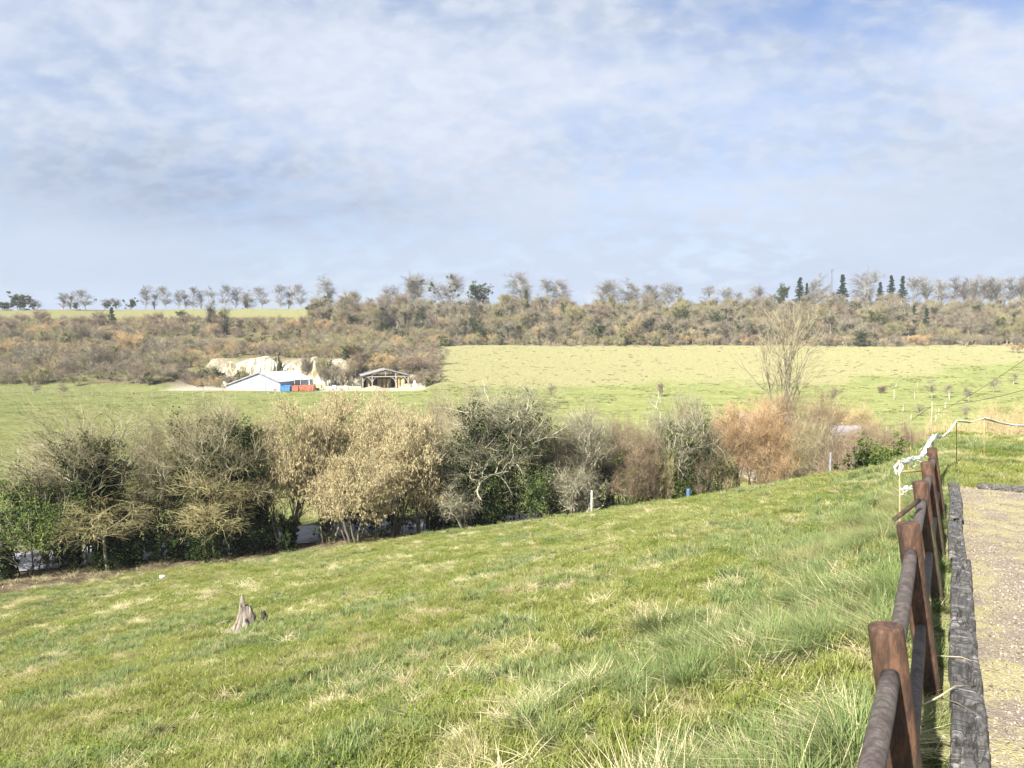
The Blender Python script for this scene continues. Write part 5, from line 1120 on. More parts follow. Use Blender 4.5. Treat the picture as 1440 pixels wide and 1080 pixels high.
# ------------------------------------------------------------------ netting on canes
M_net = surf_mat('white_netting', (.66, .68, .67), (.80, .82, .80), 30, .7, .4)
M_cane = surf_mat('cane', (.30, .215, .10), (.38, .28, .14), 12, .7, 0)
def netting():
    K = [(1265, 650, 8.8), (1281, 647, 9.2), (1297, 641, 9.8), (1304, 628, 11.0), (1312, 613, 13.0), (1324, 615, 14.5), (1335, 606, 15.8), (1345, 592, 17.0), (1365, 594, 17.6), (1384, 588, 18.0), (1411, 596, 18.4), (1440, 599, 18.8), (1475, 606, 19.2)]
    P = [Vector(at(*k)) for k in K]; Q = []
    for a, b_ in zip(P[:-1], P[1:]):
        for j in range(5): Q.append(a.lerp(b_, j / 5))
    Q.append(P[-1]); rng = np.random.default_rng(70)
    # a rolled net hanging as several loose strands
    B = Buf(); Q = np.array(Q); n = len(Q)
    rad = np.interp(np.arange(n), [0, 10, 20, 26, n], [.05, .045, .04, .022, .018])
    for k in range(16):
        ph = rng.uniform(0, 6.28); fr = rng.uniform(.2, .5); off = np.stack([np.cos(np.arange(n) * fr + ph), np.sin(np.arange(n) * fr * .9 + ph), np.sin(np.arange(n) * fr + ph + 1.6)], 1) * rad[:, None] * rng.uniform(.2, 1) + rng.normal(0, .003, (n, 3))
        B.tubes((Q + off)[None], np.full((1, n), .0062), 4, 0, rng)
    for k in range(26):
        i = rng.integers(0, 22); c = Q[i] + rng.normal(0, .03, 3); e = c + np.array([rng.normal(0, .06), rng.normal(0, .06), -rng.uniform(.02, .16)]); B.tubes(np.stack([c, (c + e) / 2 + rng.normal(0, .01, 3), e])[None], np.full((1, 3), .003), 3, 0, rng)
    # loose tail down the first cane
    e = np.array(at(1262, 664, 8.7))
    for k in range(6): c = Q[0] + rng.normal(0, .02, 3); B.tubes(np.stack([c, (c + e) / 2 + rng.normal(0, .02, 3), e + rng.normal(0, .03, 3)])[None], np.full((1, 3), .005), 3, 0, rng)
    tag(B.build('netting', M_net, None, True), 'white plastic netting rolled into a sagging rope from cane to cane', 'netting')
    for px, py, Y, lab in [(1265, 649, 8.8, 'short cane holding the near end of the white netting'), (1312, 611, 13.0, 'cane where the netting turns along the bank'), (1345, 590, 17.0, 'cane at the sharp peak after the first sag of netting'), (1384, 586, 18.0, 'cane at the second peak of the netting'), (1475, 604, 19.2, 'cane holding the netting beyond the edge of view')]:
        p = at(px, py, Y); z = hz(p[0], p[1]); o = ring_tube('cane', [(p[0] + .05, p[1], z - .2), (p[0] + .02, p[1], (z + p[2]) / 2), (p[0], p[1], p[2] + .01)], .010, M_cane, None, 8, True, 0, 71); tag(o, lab, 'cane', 'canes holding up the netting')
    o = ring_tube('cane', [at(1265, 663, 8.7), at(1282, 663, 8.9), at(1301, 662, 9.2)], .011, M_cane, None, 8, True, 0, 75); tag(o, 'cane lying level beneath the near end of the netting', 'cane')
    B = Buf(); c0 = np.array(at(1275, 686, 7.6))
    for k in range(12):
        P = c0 + np.cumsum(rng.normal(0, .016, (8, 3)) * np.array([1, 1, .7]), 0); B.tubes(P[None], np.full((1, 8), .0028), 3, 0, rng)
    tag(B.build('netting_scrap', M_net), 'small tangled scrap of white netting caught low on the grass', 'netting')
    p = hit(1436, 612); B = Buf(); bm = bmesh.new(); bmesh.ops.create_icosphere(bm, subdivisions=3, radius=.11)
    for v in bm.verts: v.co = Vector((v.co.x * .9, v.co.y * .8, v.co.z * 1.3)) * (1 + .35 * (float(fbm(np.array([v.co.x * 5 + 3]), np.array([v.co.y * 5 + v.co.z * 4]), 77)[0]) - .5))
    o = bm_obj('stone', bm, M_paleston); o.location = (p[0], p[1], p[2] + .08); tag(o, 'pale upright stone on the bank under the end of the netting', 'stone')
M_paleston = surf_mat('pale_stone', (.48, .45, .40), (.60, .57, .52), 6, .9, .4, coord='Object')
netting()

# ------------------------------------------------------------------ tree stump on the slope
M_stump = surf_mat('dead_wood', (.27, .235, .195), (.15, .125, .10), 9, .9, .8, c3=(.07, .055, .045), scale3=4, coord='Object', stretch=(2.2, 2.2, .35))
M_char = surf_mat('charred_wood', (.018, .016, .015), (.05, .045, .04), 12, .9, .6, coord='Object')
def stump():
    p = hit(352, 884); root = empty('tree_stump', (p[0], p[1], p[2]), 'weathered grey tree stump with a jagged spike, alone on the grass slope', 'stump')
    px = p[1] / FPX * 1.32; Hs = 34 * px; root.location.z += .05
    def shard(name, x0, w, hh, mat, seed, depth=.5, tipx=0., parts=30):
        b = Buf(); n, K = parts, 20; A = np.linspace(0, 2 * PI, n, endpoint=False)
        r = np.random.default_rng(seed); topj = .62 + .55 * vnoise(A * 1.6, A * 0 + seed, seed) * (np.cos(A * 1 + 2.6) * .5 + .6); topj = topj / topj.max()
        V = []
        for k in np.linspace(0, 1, K):
            rr = (1 - .5 * k ** .8 + .5 * (1 - k) ** 4) * (1 + .32 * (fbm(A * 3.2 + seed, A * 0 + k * 1.1, seed + 3, 4) - .5) * 2 * (1 - .3 * k)); hk = -.08 + (hh + .08) * k * topj
            V.append(np.stack([x0 + np.cos(A) * rr * w / 2 + tipx * k, np.sin(A) * rr * w / 2 * depth * 1.3, hk], -1))
        V = np.array(V); idx = np.arange(n * K).reshape(K, n); nx_ = np.roll(idx, -1, 1); b.quads(V, np.stack([idx[:-1], nx_[:-1], nx_[1:], idx[1:]], -1))
        inn = V[::-1] * np.array([.86, .8, 1]) + np.array([x0 * .14, 0, -.02]); b.quads(np.concatenate([V[-1:], inn[:9]]), np.stack([idx[:9], nx_[:9], nx_[1:10], idx[1:10]], -1))
        return b.build(name, mat, root)
    shard('trunk', -3 * px, 24 * px, Hs * 1.12, M_stump, 501, .8, -1 * px)
    for k, (x0, w, hh, m_, tx) in enumerate([(5, 11, 27, M_stump, -1), (-10, 9, 20, M_stump, 1.5), (10, 8, 15, M_char, -1), (0, 9, 13, M_char, 0), (-5, 8, 30, M_stump, -1), (-13, 7, 8, M_stump, 2)]):
        o = shard('splinter', x0 * px, w * px, hh * px, m_, 503 + k * 2, .7, tx * px); o.location.y = -.09 - .05 * (k % 3) if m_ is M_stump else -.17
    shard('charred_splinter', 16.0 * px, 14 * px, 20 * px, M_char, 525, .8, 0.); o = shard('charred_splinter', 20.0 * px, 10 * px, 14 * px, M_char, 527, .8, 0.)
stump()
o = ring_tube('dead_branch', [hit(304, 881) + np.array([0, 0, .05]), hit(318, 880) + np.array([0, 0, .12]), hit(333, 879) + np.array([0, 0, .06])], .025, M_stump, None, 8, True, .2, 80); tag(o, 'bleached stick lying in the grass beside the stump', 'branch')
# crumpled litter by the hedge
def litter():
    p = hit(228, 813); bm = bmesh.new(); bmesh.ops.create_icosphere(bm, subdivisions=3, radius=.14)
    for v in bm.verts: v.co = Vector((v.co.x * 1.2, v.co.y, v.co.z * .62)) * (1 + .8 * (float(fbm(np.array([v.co.x * 9 + 3]), np.array([v.co.y * 9 + v.co.z * 7]), 81)[0]) - .5))
    o = bm_obj('plastic_bag', bm, M_white); o.location = (p[0], p[1], p[2] + .08); tag(o, 'crumpled white plastic bag at the foot of the brambles', 'litter')
litter()

# ------------------------------------------------------------------ farmyard below the chalk
M_tin = surf_mat('pale_tin', (.27, .31, .36), (.33, .37, .42), .8, .45, 0, spec=.4)
M_tinroof = surf_mat('blue_grey_tin', (.33, .40, .48), (.42, .48, .55), .8, .45, 0, c3=(.33, .36, .40), scale3=.4, spec=.4)
M_timber = surf_mat('grey_timber', (.23, .20, .17), (.36, .32, .27), 6, .9, 0, stretch=(1, 1, .3))
M_darkclad = surf_mat('dark_boards', (.07, .06, .05), (.12, .10, .085), 5, .9, 0, stretch=(1, 1, .2))
M_roofgrey = surf_mat('grey_sheet_roof', (.17, .16, .16), (.27, .26, .25), 1.5, .8, 0)
M_bale = surf_mat('straw_bale', (.42, .33, .16), (.56, .46, .25), 5, .95, .5)
M_paint_b = surf_mat('blue_paint', (.05, .19, .44), (.08, .23, .5), 2, .45, 0); M_paint_r = surf_mat('red_paint', (.42, .13, .085), (.48, .18, .12), 2, .5, 0, c3=(.30, .10, .06), scale3=1.2)
M_black = surf_mat('black_rubber', (.018, .018, .018), (.035, .033, .032), 3, .8, 0); M_paint_y = surf_mat('yellow_paint', (.45, .38, .13), (.52, .46, .2), 3, .6, 0); M_glassd = surf_mat('dark_glass', (.03, .035, .04), (.05, .05, .06), 2, .15, 0, spec=.5)
GZ = -14.0
def gz(x, y): return hz(x, y)

def tin_shed():
    Y = 187.; p = at(374, 553, Y); x0 = p[0] - .5; y0 = Y + 5; z0 = gz(x0, y0)
    root = empty('tin_shed', (x0, y0, z0), 'low wide pale blue tin shed with a shallow gable, below the chalk face', 'shed', None, R_(-22))
    Wd, D, eave, rg = 17.0, 13.0, 1.0, 4.4; hw = Wd / 2
    pk = 2.2                                    # the ridge sits off centre
    b = Buf(); sk = .12
    g = [(-hw, 0), (hw, 0), (hw, eave + 1.2), (pk, rg), (-hw, eave)]
    n = 5; F = np.array([[x, -D / 2, z] for x, z in g]); Bk = np.array([[x, D / 2, z] for x, z in g])
    for S_ in (F, Bk): b.quads(S_[[0, 1, 2, 4]], [[0, 1, 2, 3]]); b.quads(S_[[4, 2, 3, 3]], [[0, 1, 2, 2]] if False else [[0, 1, 2, 3]])
    for i, j in ((1, 2), (4, 0)): b.quads(np.array([F[i], Bk[i], Bk[j], F[j]]), [[0, 1, 2, 3]])
    me = b.mesh('wall', [M_tin]); me.validate(); link('wall', me, root)
    for nm, (i, j) in (('roof', (3, 4)), ('roof', (2, 3))):
        b = Buf(); a_, c_ = np.array(g[i]), np.array(g[j]); N = 40
        for k in range(N):        # sheets with a standing rib each
            y1, y2 = -D / 2 - .3 + (D + .6) * k / N, -D / 2 - .3 + (D + .6) * (k + 1) / N
            up_ = np.array([0, 0, .10 + (.03 if k % 2 else 0)]); q = [np.array([a_[0], y1, a_[1]]), np.array([a_[0], y2, a_[1]]), np.array([c_[0], y2, c_[1]]), np.array([c_[0], y1, c_[1]])]
            T = np.array(q) + up_; Bt = np.array(q) + np.array([0, 0, .03]); V = np.concatenate([T, Bt]); b.quads(V, [[0, 1, 2, 3], [4, 7, 6, 5], [0, 3, 7, 4], [1, 5, 6, 2], [0, 4, 5, 1], [3, 2, 6, 7]])
        b.build(nm, M_tinroof, root)
    b = Buf(); b.bar((-hw, -D / 2 - .34, eave + .10), (pk, -D / 2 - .34, rg + .10), .10, .30); b.bar((pk, -D / 2 - .34, rg + .10), (hw, -D / 2 - .34, eave + 1.3), .10, .30); b.build('bargeboard', M_roofgrey, root)
    b = Buf()
    for k in range(60): xx = -hw + Wd * (k + .5) / 60; zt = np.interp(xx, [-hw, pk, hw], [eave, rg, eave + 1.2]); b.box((xx, -D / 2 - .03, zt / 2), (.05, .06, zt))
    b.build('cladding', M_tin, root)
    b = Buf(); b.box((-hw + 11, -D / 2 - .09, 1.1), (2.8, .06, 2.2)); b.build('door', M_tinroof, root)
tin_shed()

def hay_barn():
    Y = 192.; p = at(537, 547, Y); root = empty('hay_barn', (p[0], Y + 4, gz(p[0], Y + 4)), 'open-fronted timber hay barn with grey gable roof and straw bales inside', 'barn', None, R_(14))
    Wd, D, ev, rg = 11.6, 8.0, 3.3, 4.9; hw = Wd / 2; f = -D / 2
    xs = [-hw, -hw + 2.4, 2.6, hw]
    for i, x in enumerate(xs):
        for y in (f, D / 2):
            b = Buf(); zt = np.interp(abs(x), [0, hw], [rg, ev]) - .15; b.box((x, y, zt / 2 - .1), (.28, .28, zt + .2)); b.build('post', M_timber, root)
    b = Buf(); b.bar((-hw, f, ev - .15), (hw, f, ev - .15), .22, .25); b.bar((-hw - .4, f - .05, ev - .1), (0, f - .05, rg - .02), .22, .26); b.bar((0, f - .05, rg - .02), (hw + .4, f - .05, ev - .1), .22, .26); b.bar((0, f, ev - .1), (0, f, rg - .15), .2); b.build('truss', M_timber, root)
    for x, s_ in ((-hw, 1), (-hw + 2.4, -1), (hw, -1), (2.6, -1), (-hw + 2.4, 1)):
        b = Buf(); q = [np.array([x, f, 1.5]), np.array([x + s_ * .35, f, 2.4]), np.array([x + s_ * 1.3, f, ev - .2])]; b.tubes(np.array(q)[None], np.full((1, 3), .12), 6); b.build('brace', M_timber, root)
    for s_ in (-1, 1):
        b = Buf(); N = 16
        for k in range(N):
            y1, y2 = f - .5 + (D + 1) * k / N, f - .5 + (D + 1) * (k + 1) / N; dz = .02 * (k % 2)
            q = np.array([[0, y1, rg + dz], [0, y2, rg + dz], [s_ * (hw + .5), y2, ev - .05 + dz], [s_ * (hw + .5), y1, ev - .05 + dz]]); V = np.concatenate([q + [0, 0, .14], q + [0, 0, .04]]); b.quads(V, [[0, 1, 2, 3], [4, 7, 6, 5], [0, 3, 7, 4], [1, 5, 6, 2], [0, 4, 5, 1], [3, 2, 6, 7]])
        b.build('roof', M_roofgrey, root)
    b = Buf(); b.box((hw + .12, .15, ev / 2), (.06, D - .2, ev - .1)); b.box((0, D / 2 + .2, ev / 2), (Wd + .2, .06, ev)); b.box((-hw - .12, 1.6, ev / 2), (.06, D - 3.2, ev - .1)); b.build('wall', M_darkclad, root)
    ro = random.Random(5); n = 0
    for px0, cols, rows, yy in ((3.35, 2, 3, f + .9), (-1.2, 3, 2, 1.0), (-4.1, 1, 2, 1.2)):
        for c in range(cols):
            for r in range(rows):
                bm = bmesh.new(); bmesh.ops.create_cone(bm, cap_ends=True, segments=22, radius1=.62, radius2=.62, depth=1.2); bmesh.ops.bevel(bm, geom=[e for e in bm.edges if len(e.link_faces) == 2 and any(len(fc.verts) > 4 for fc in e.link_faces)], offset=.08, segments=2, affect='EDGES')
                for v in bm.verts: v.co *= 1 + ro.uniform(-.03, .03)
                o = bm_obj('straw_bale', bm, M_bale); ca, sa = math.cos(R_(14)), math.sin(R_(14)); lx, ly = px0 + c * 1.28 + ro.uniform(-.04, .04), yy
                o.location = (p[0] + lx * ca - ly * sa, Y + 4 + lx * sa + ly * ca, root.location.z + .6 + r * 1.19); o.rotation_euler = (ro.uniform(-.04, .04), 0, ro.uniform(0, 6))
                bay = ['sunlit bay', 'dark middle bay', 'narrow bay by the braces'][(0 if px0 > 3 else 1 if px0 > -2 else 2)]
                tag(o, f'round straw bale, {["bottom", "second", "top"][r] if rows == 3 else ["bottom", "top"][r]} of the {ORD[c]} stack in the {bay}', 'bale', 'straw bales in the hay barn'); n += 1
hay_barn()

def yard_things():
    def ground_at(px, Y): p = at(px, 550, Y); return p[0], Y, gz(p[0], Y)
    # blue bin
    def skip(px, Y, L, Hh, mat, name, lab, cat, group=None, rz=0.):
        x, y, z = ground_at(px, Y); root = empty(name, (x, y, z), lab, cat, group, rz); b = Buf(); t = .08; Wd = 1.6
        bot = np.array([[-L / 2 + .12, -Wd / 2 + .1], [L / 2 - .12, -Wd / 2 + .1], [L / 2 - .12, Wd / 2 - .1], [-L / 2 + .12, Wd / 2 - .1]]); top = np.array([[-L / 2, -Wd / 2], [L / 2, -Wd / 2], [L / 2, Wd / 2], [-L / 2, Wd / 2]])
        V = np.concatenate([np.c_[bot, np.full(4, .12)], np.c_[top, np.full(4, Hh)], np.c_[top * .92, np.full(4, Hh)], np.c_[bot * .92, np.full(4, .25)]])
        b.quads(V, [[0, 1, 5, 4], [1, 2, 6, 5], [2, 3, 7, 6], [3, 0, 4, 7], [0, 3, 2, 1], [4, 5, 9, 8], [5, 6, 10, 9], [6, 7, 11, 10], [7, 4, 8, 11], [8, 9, 13, 12], [9, 10, 14, 13], [10, 11, 15, 14], [11, 8, 12, 15], [12, 13, 14, 15]]); b.build('body', mat, root)
        b = Buf()
        for s_ in (-1, 1):
            for k in np.linspace(-L / 2 + .2, L / 2 - .2, 4): b.bar((k * .97, s_ * (Wd / 2 - .07), .14), (k, s_ * (Wd / 2 + .03), Hh - .05), .08, .06)
        b.bar((-L / 2, -Wd / 2 - .04, Hh - .04), (L / 2, -Wd / 2 - .04, Hh - .04), .08); b.build('rib', mat, root)
        for s_ in (-1, 1): b = Buf(); b.box((s_ * L * .3, 0, .06), (.12, Wd - .1, .12)); b.build('skid', M_black, root)
    skip(402.5, 183, 2.4, 1.45, M_paint_b, 'blue_skip', 'bright blue metal skip at the corner of the tin shed', 'skip', None, .05)
    for px, lab, hh in ((415.5, 'red metal bin next to the blue skip', 1.35), (427, 'red metal bin between two other red bins', 1.45), (437, 'last red metal bin, farthest from the blue skip', 1.55)): skip(px, 183.5, 1.85, hh, M_paint_r, 'red_bin', lab, 'bin', 'red metal bins in the farmyard', .08)
    skip(391, 184, 1.6, .55, M_paint_r, 'red_bin', 'low rusty red tray just before the blue skip', 'bin', 'red metal bins in the farmyard', -.2)
    # tractor behind the bins
    x, y, z = ground_at(423, 187); root = empty('farm_tractor', (x, y, z), 'dark old farm tractor with a pale cab frame behind the red bins', 'tractor', None, R_(5))
    b = Buf(); b.box((.7, 0, 1.25), (1.9, .75, .7)); b.box((-.6, 0, 1.0), (1.3, .9, .5)); b.box((1.75, 0, 1.2), (.3, .7, .8)); b.build('body', M_darkclad, root)
    for i, (dx, r, wd) in enumerate(((-.8, .85, .42), (1.4, .5, .28))):
        for s_ in (-1, 1):
            bm = bmesh.new(); bmesh.ops.create_cone(bm, cap_ends=True, segments=26, radius1=r, radius2=r, depth=wd, matrix=Matrix.Translation((dx, s_ * .8, r)) @ Matrix.Rotation(PI / 2, 4, 'X')); wv = bm_obj('wheel', bm, M_black, root)
            bm = bmesh.new(); bmesh.ops.create_cone(bm, cap_ends=True, segments=18, radius1=r * .5, radius2=r * .45, depth=wd + .06, matrix=Matrix.Translation((dx, s_ * .8, r)) @ Matrix.Rotation(PI / 2, 4, 'X')); bm_obj('rim', bm, M_paint_y, wv)
    b = Buf()
    for dx in (-1.35, .1):
        for s_ in (-1, 1): b.bar((dx, s_ * .6, 1.2), (dx, s_ * .6, 2.65), .09)
    b.build('cab_frame', M_paleston, root); b = Buf(); b.box((-.62, 0, 2.72), (1.75, 1.45, .12)); b.build('cab_roof', M_paleston, root); b = Buf(); b.box((-.62, 0, 2.0), (1.3, 1.05, 1.15)); b.build('cab_glass', M_glassd, root)
    b = Buf(); b.bar((1.0, .2, 1.6), (1.0, .2, 2.5), .08); b.build('exhaust', M_black, root)
    # gantry posts and pale clutter
    x, y, z = ground_at(415, 188); root = empty('timber_rack', (x, y, z), 'pale post-and-beam rack standing over the red bins', 'rack'); 
    for dx in (-1.4, 1.2, 3.6): b = Buf(); b.bar((dx, 0, -.1), (dx, 0, 3.5), .18); b.build('post', M_paleston, root)
    b = Buf(); b.bar((-1.6, -.12, 2.5), (3.8, -.12, 2.9), .16); b.build('beam', M_timber, root)
    x, y, z = ground_at(446, 187); root = empty('trailer', (x, y, z), 'small dull yellow trailer past the red bins', 'trailer'); b = Buf(); b.box((0, 0, .95), (2.2, 1.3, .7)); b.build('body', M_paint_y, root); b = Buf(); b.bar((1.1, 0, .6), (2.1, 0, .45), .1); b.build('drawbar', M_timber, root)
    for s_ in (-1, 1): bm = bmesh.new(); bmesh.ops.create_cone(bm, cap_ends=True, segments=20, radius1=.38, radius2=.38, depth=.22, matrix=Matrix.Translation((0, s_ * .75, .38)) @ Matrix.Rotation(PI / 2, 4, 'X')); bm_obj('wheel', bm, M_black, root)
    for px, hh, lab, Y in ((455.5, 2.2, 'white post with a crossbar standing among the yard clutter', 188), (441.5, 3.3, 'grey pole between red bins and yellow trailer', 186)):
        x, y, z = ground_at(px, Y); root = empty('yard_post', (x, y, z), lab, 'post'); b = Buf(); b.bar((0, 0, -.1), (0, 0, hh), .14); b.build('pole', M_white if px > 450 else M_timber, root); b = Buf(); b.box((0, -.1, hh * .8), (.7, .08, .2)); b.build('crossbar', M_white if px > 450 else M_timber, root)
    for i, (px, w_, hh, lab, Y) in enumerate([(464, 1.6, .7, 'low white sack just after the white post', 188), (470.5, 1.0, 1.15, 'taller white sack beside the low one', 188.5), (477, .9, .75, 'small grey-white sack between the two bigger ones', 188), (487, 1.1, 1.0, 'round white sack nearest the hay barn', 189)]):
        x, y, z = ground_at(px, Y); bm = bmesh.new(); bmesh.ops.create_cube(bm, size=1); bmesh.ops.subdivide_edges(bm, edges=bm.edges, cuts=5, use_grid_fill=True)
        for v in bm.verts: q = v.co.normalized() * .62; v.co = v.co.lerp(q, .55); v.co = Vector((v.co.x * w_, v.co.y * w_ * .9, (v.co.z + .42) * hh)) * (1 + .16 * (float(vnoise(np.array([v.co.x * 6 + i]), np.array([v.co.y * 6 + v.co.z * 5]), 90)[0]) - .5))
        o = bm_obj('white_sack', bm, M_white if i != 2 else M_paleston, None, True); o.location = (x, y, z); tag(o, lab, 'sack', 'pale sacks in the farmyard')
    for i, (px, w_, hh, lab, Y) in enumerate([(525, 6.5, 1.3, 'long low earth heap in front of the hay barn', 187), (499, 3.4, .9, 'small rubble heap between sacks and hay barn', 187), (572, 4.6, 1.6, 'pale rubble heap against the dark side of the barn', 189), (590, 6, 1.1, 'brown earth heap trailing off towards the pale field', 188)]):
        x, y, z = ground_at(px, Y); b = Buf(); U, Vv = np.meshgrid(np.linspace(-1, 1, 34), np.linspace(-1, 1, 22)); Z = hh * np.exp(-2.6 * (U ** 2 + Vv ** 2)) * (.55 + .9 * fbm(U * 3.2 + i * 5, Vv * 3.2, 95, 4)) - .12; idx = np.arange(U.size).reshape(U.shape)
        b.quads(np.stack([U * w_ / 1.4, Vv * w_ / 2.2, Z], -1), np.stack([idx[:-1, :-1], idx[:-1, 1:], idx[1:, 1:], idx[1:, :-1]], -1)); o = b.build('rubble_heap', M_rubble, None); o.location = (x, y, z); tag(o, lab, 'heap', 'earth and rubble heaps in the farmyard')
    x, y, z = ground_at(583, 190); b = Buf(); V = np.array([[-.9, -.3, 0], [.9, -.3, 0], [.55, .5, 0], [-.6, .5, 0], [-.1, 0, 2.3], [.1, 0, 2.3], [.08, .15, 2.25], [-.08, .15, 2.25]]); b.quads(V, [[0, 1, 5, 4], [1, 2, 6, 5], [2, 3, 7, 6], [3, 0, 4, 7], [4, 5, 6, 7]]); o = b.build('tarpaulin', M_white); o.location = (x, y, z); tag(o, 'white peaked tarpaulin beside the dark side of the barn', 'tarpaulin')
M_rubble = surf_mat('rubble', (.36, .30, .23), (.22, .17, .12), 1.6, .95, .6, bscale=4)
yard_things()

# fences of the valley pastures
M_fpost = surf_mat('fence_post', (.20, .17, .13), (.30, .26, .2), 6, .9, 0)
def field_fence(name, pts, step, hp, lab):
    P = [hit(px, py) for px, py in pts]; root = empty(name, tuple(P[0]), lab, 'fence'); o = P[0]; tot = []
    for a, b_ in zip(P[:-1], P[1:]):
        n = max(1, int(np.linalg.norm(b_ - a) / step)); tot += [a + (b_ - a) * k / n for k in range(n)]
    tot.append(P[-1]); tops = []
    for q in tot[:95]:
        z = hz(q[0], q[1]); b = Buf(); b.bar((q[0] - o[0], q[1] - o[1], z - .1 - o[2]), (q[0] - o[0], q[1] - o[1], z + hp - o[2]), .13); b.build('post', M_fpost, root); tops.append((q[0] - o[0], q[1] - o[1], z - o[2]))
    T = np.array(tops)
    for f_ in (.5, .9): b = Buf(); L = T + np.array([0, 0, hp * f_]); b.tubes(L[None], np.full((1, len(L)), .012), 3); b.build('wire', M_fpost, root)
field_fence('pasture_fence', [(-8, 553), (60, 554), (130, 556), (200, 557), (300, 558), (395, 559)], 2.4, 1.15, 'long wire fence on wooden posts between pasture and quarry')
field_fence('pasture_fence', [(530, 576), (600, 576)], 2.6, 1.1, 'short post fence in the paddock below the hay barn')

# mast
def mast():
    x, y, z, hh = spot(1170, 378, 400); root = empty('radio_mast', (x, y, z), 'slim grey lattice radio mast on the skyline next to the lone conifer', 'mast'); b = Buf(); w_ = .45
    for sx, sy in ((-1, -1), (1, -1), (0, 1)): b.bar((sx * w_, sy * w_, 0), (sx * w_ * .7, sy * w_ * .7, hh), .14)
    n = 18
    for k in range(n):
        z1, z2 = hh * k / n, hh * (k + 1) / n; s_ = 1 if k % 2 else -1; b.bar((-w_ * s_ * .9, -w_ * .9, z1), (w_ * s_ * .9, -w_ * .9, z2), .07); b.bar((-w_ * .85, -w_ * .9, z2), (w_ * .85, -w_ * .9, z2), .06)
    b.build('lattice', M_mast, root); b = Buf(); b.box((.5, -.3, hh - .8), (.5, .3, 1.6)); b.box((-.5, -.3, hh - 1.6), (.35, .25, 1.4)); b.build('antenna', M_mast, root)
M_mast = surf_mat('galvanised_steel', (.13, .14, .15), (.2, .21, .22), 3, .5, 0, metal=.3)
mast()

# poles, posts and wires
M_conc = surf_mat('pale_pole', (.46, .47, .47), (.58, .59, .58), 4, .8, 0)
M_galv = surf_mat('grey_post', (.13, .135, .145), (.19, .195, .205), 4, .8, 0)
def pole(px, top, base, Y, r, lab, name='pole', mat=None, cat='pole', extra=None):
    x, y, z, hh = spot(px, top, Y); root = empty(name, (x, y, z), lab, cat); ring_tube('shaft', [(0, 0, -.3), (0, 0, hh * .5), (0, 0, hh)], [r * 1.1, r, r * .85], mat or M_conc, root, 10, True, 0, 1)
    if extra: 
        b = Buf(); b.box((0, 0, hh - .005), (r * 1.6, r * 1.6, .03)); b.build(extra, mat or M_conc, root)
    return Vector((x, y, z + hh))
pole(551.5, 600, 662, 49.5, .11, 'pale concrete pole rising out of the golden hazels', 'utility_pole', None, 'pole', 'insulator')
pole(832, 690, 705, 49.0, .05, 'small white marker post at the grass brow before the lichened shrubs', 'marker_post', M_white, 'post', 'cap')
pole(1168, 636, 660, 43.5, .06, 'grey post standing in the brown scrub at the brow', 'post', M_galv, 'post', 'cap')
ptop = pole(1311, 565, 612, 48, .030, 'thin pale pole behind the turn of the white netting, carrying wires', 'utility_pole', surf_mat('greenish_pole', (.24, .25, .19), (.32, .33, .26), 5, .8, 0), 'pole', 'insulator')
plow = pole(1247, 598, 612, 92, .09, 'short dark distant pole where the sagging wires end', 'utility_pole', M_fpost, 'pole', 'insulator')
def wire(a, b_, sag, r, lab):
    P = [Vector(a).lerp(Vector(b_), k / 24) - Vector((0, 0, sag * 4 * (k / 24) * (1 - k / 24))) for k in range(25)]; o = ring_tube('overhead_wire', P, r, M_black, None, 5, True, 0, 1); tag(o, lab, 'wire')
wire(ptop - Vector((0, 0, .25)), plow, .5, .016, 'dark wire dropping from the thin pole to the short distant pole')
wire(ptop - Vector((0, 0, .25)), at(1480, 536, 34), .25, .012, 'dark wire climbing from the thin pole out past the tan scrub')
wire(ptop - Vector((0, 0, .9)), at(1480, 478, 30), .2, .009, 'thinner upper wire climbing steeply from the thin pole')

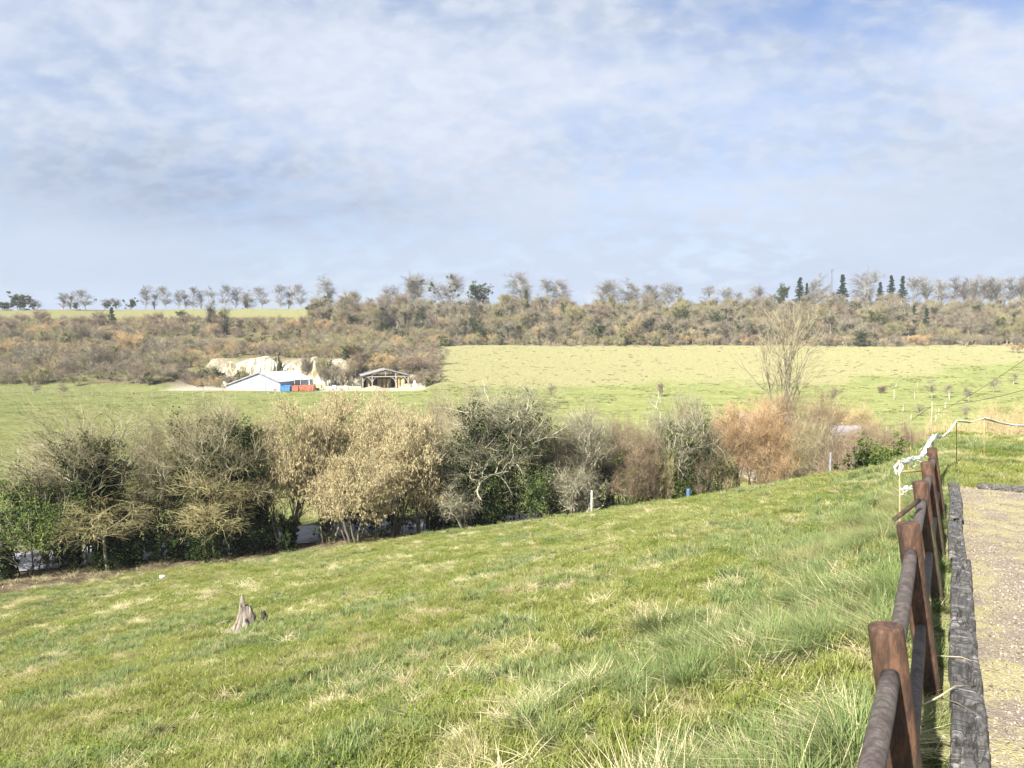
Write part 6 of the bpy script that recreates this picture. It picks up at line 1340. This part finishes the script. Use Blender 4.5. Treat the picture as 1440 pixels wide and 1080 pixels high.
# house roofs behind the orange shrubs
M_slate = surf_mat('slate_roof', (.17, .16, .18), (.25, .24, .26), 3, .7, 0, stretch=(1, 1, 3)); M_render = surf_mat('pale_render', (.50, .47, .42), (.58, .55, .5), 1.5, .9, 0)
def house(px0, px1, ridge_py, Y, ev, rg, D, name, lab, roofm, rz=0.):
    xm = at((px0 + px1) / 2, ridge_py, Y); L = abs(px1 - px0) * Y / FPX; z = hz(xm[0], Y); rg = xm[2] - z; ev = rg * .58
    root = empty(name, (xm[0], Y, z), lab, 'house' if 'cottage' in name else 'shed', None, rz); b = Buf(); b.box((0, 0, ev / 2 - .1), (L, D, ev + .2)); 
    for s_ in (-1, 1): b.quads(np.array([[s_ * L / 2, -D / 2, ev], [s_ * L / 2, D / 2, ev], [s_ * L / 2, .1, rg - .05], [s_ * L / 2, -.1, rg - .05]]), [[0, 1, 2, 3]])
    b.build('wall', M_render, root)
    for s_ in (-1, 1):
        b = Buf(); q = np.array([[-L / 2 - .3, 0, rg], [L / 2 + .3, 0, rg], [L / 2 + .3, s_ * (D / 2 + .35), ev - .15], [-L / 2 - .3, s_ * (D / 2 + .35), ev - .15]]); V = np.concatenate([q + [0, 0, .12], q + [0, 0, .02]]); b.quads(V, [[0, 1, 2, 3], [4, 7, 6, 5], [0, 3, 7, 4], [1, 5, 6, 2], [0, 4, 5, 1], [3, 2, 6, 7]]); b.build('roof', roofm, root)
    for k in (-.25, .2):
        fr = Buf(); fr.box((L * k, -D / 2 - .02, ev * .55), (1.1, .08, 1.2)); w0 = fr.build('window', M_white, root); pn = Buf(); pn.box((L * k, -D / 2 - .055, ev * .55), (.9, .05, 1.0)); pn.build('pane', M_glassd, w0)
    b = Buf(); b.box((L * .3, 0, rg + .35), (.55, .55, 1.0)); 
    if 'cottage' in name: b.build('chimney', M_render, root)
house(1040, 1104, 583, 74, 3, 5, 6, 'cottage', 'cottage with grey slate roof half hidden by the orange shrubs', M_slate, .1)
house(1166, 1204, 600, 66, 2, 3, 4, 'garden_shed', 'small shed with a dark roof beneath the straw-coloured bush', M_slate, -.25)
x, y, z, hh = spot(1184, 603, 62); 
M_bluedark = surf_mat('faded_blue', (.06, .11, .22), (.09, .15, .28), 3, .6, 0)
def blue_drum():
    x, y, z, hh = spot(968, 687, 47.5); root = empty('plastic_drum', (x, y, z), 'small blue plastic drum in the brown stems at the brow', 'drum'); ring_tube('body', [(0, 0, -.05), (0, 0, .1), (0, 0, hh * .5), (0, 0, hh - .1), (0, 0, hh)], [.11, .12, .125, .12, .11], M_bluedark, root, 20); ring_tube('lid', [(0, 0, hh + .003), (0, 0, hh + .05)], [.105, .10], M_black, root, 20)
blue_drum()

# ------------------------------------------------------------------ thin air between here and the far ridge
def air():
    m, nt, out = new_mat('haze_air'); v = nt.nodes.new('ShaderNodeVolumePrincipled'); v.inputs['Color'].default_value = (.86, .92, 1, 1); v.inputs['Density'].default_value = HAZE; v.inputs['Anisotropy'].default_value = .0
    lk(nt, v.outputs[0], out.inputs['Volume'])
    b = Buf(); b.box((0, 0, 6), (1960, 1960, 84)); o = b.build('haze', m); tag(o, kind='stuff')
if HAZE: air()
sc.cycles.volume_bounces = 0
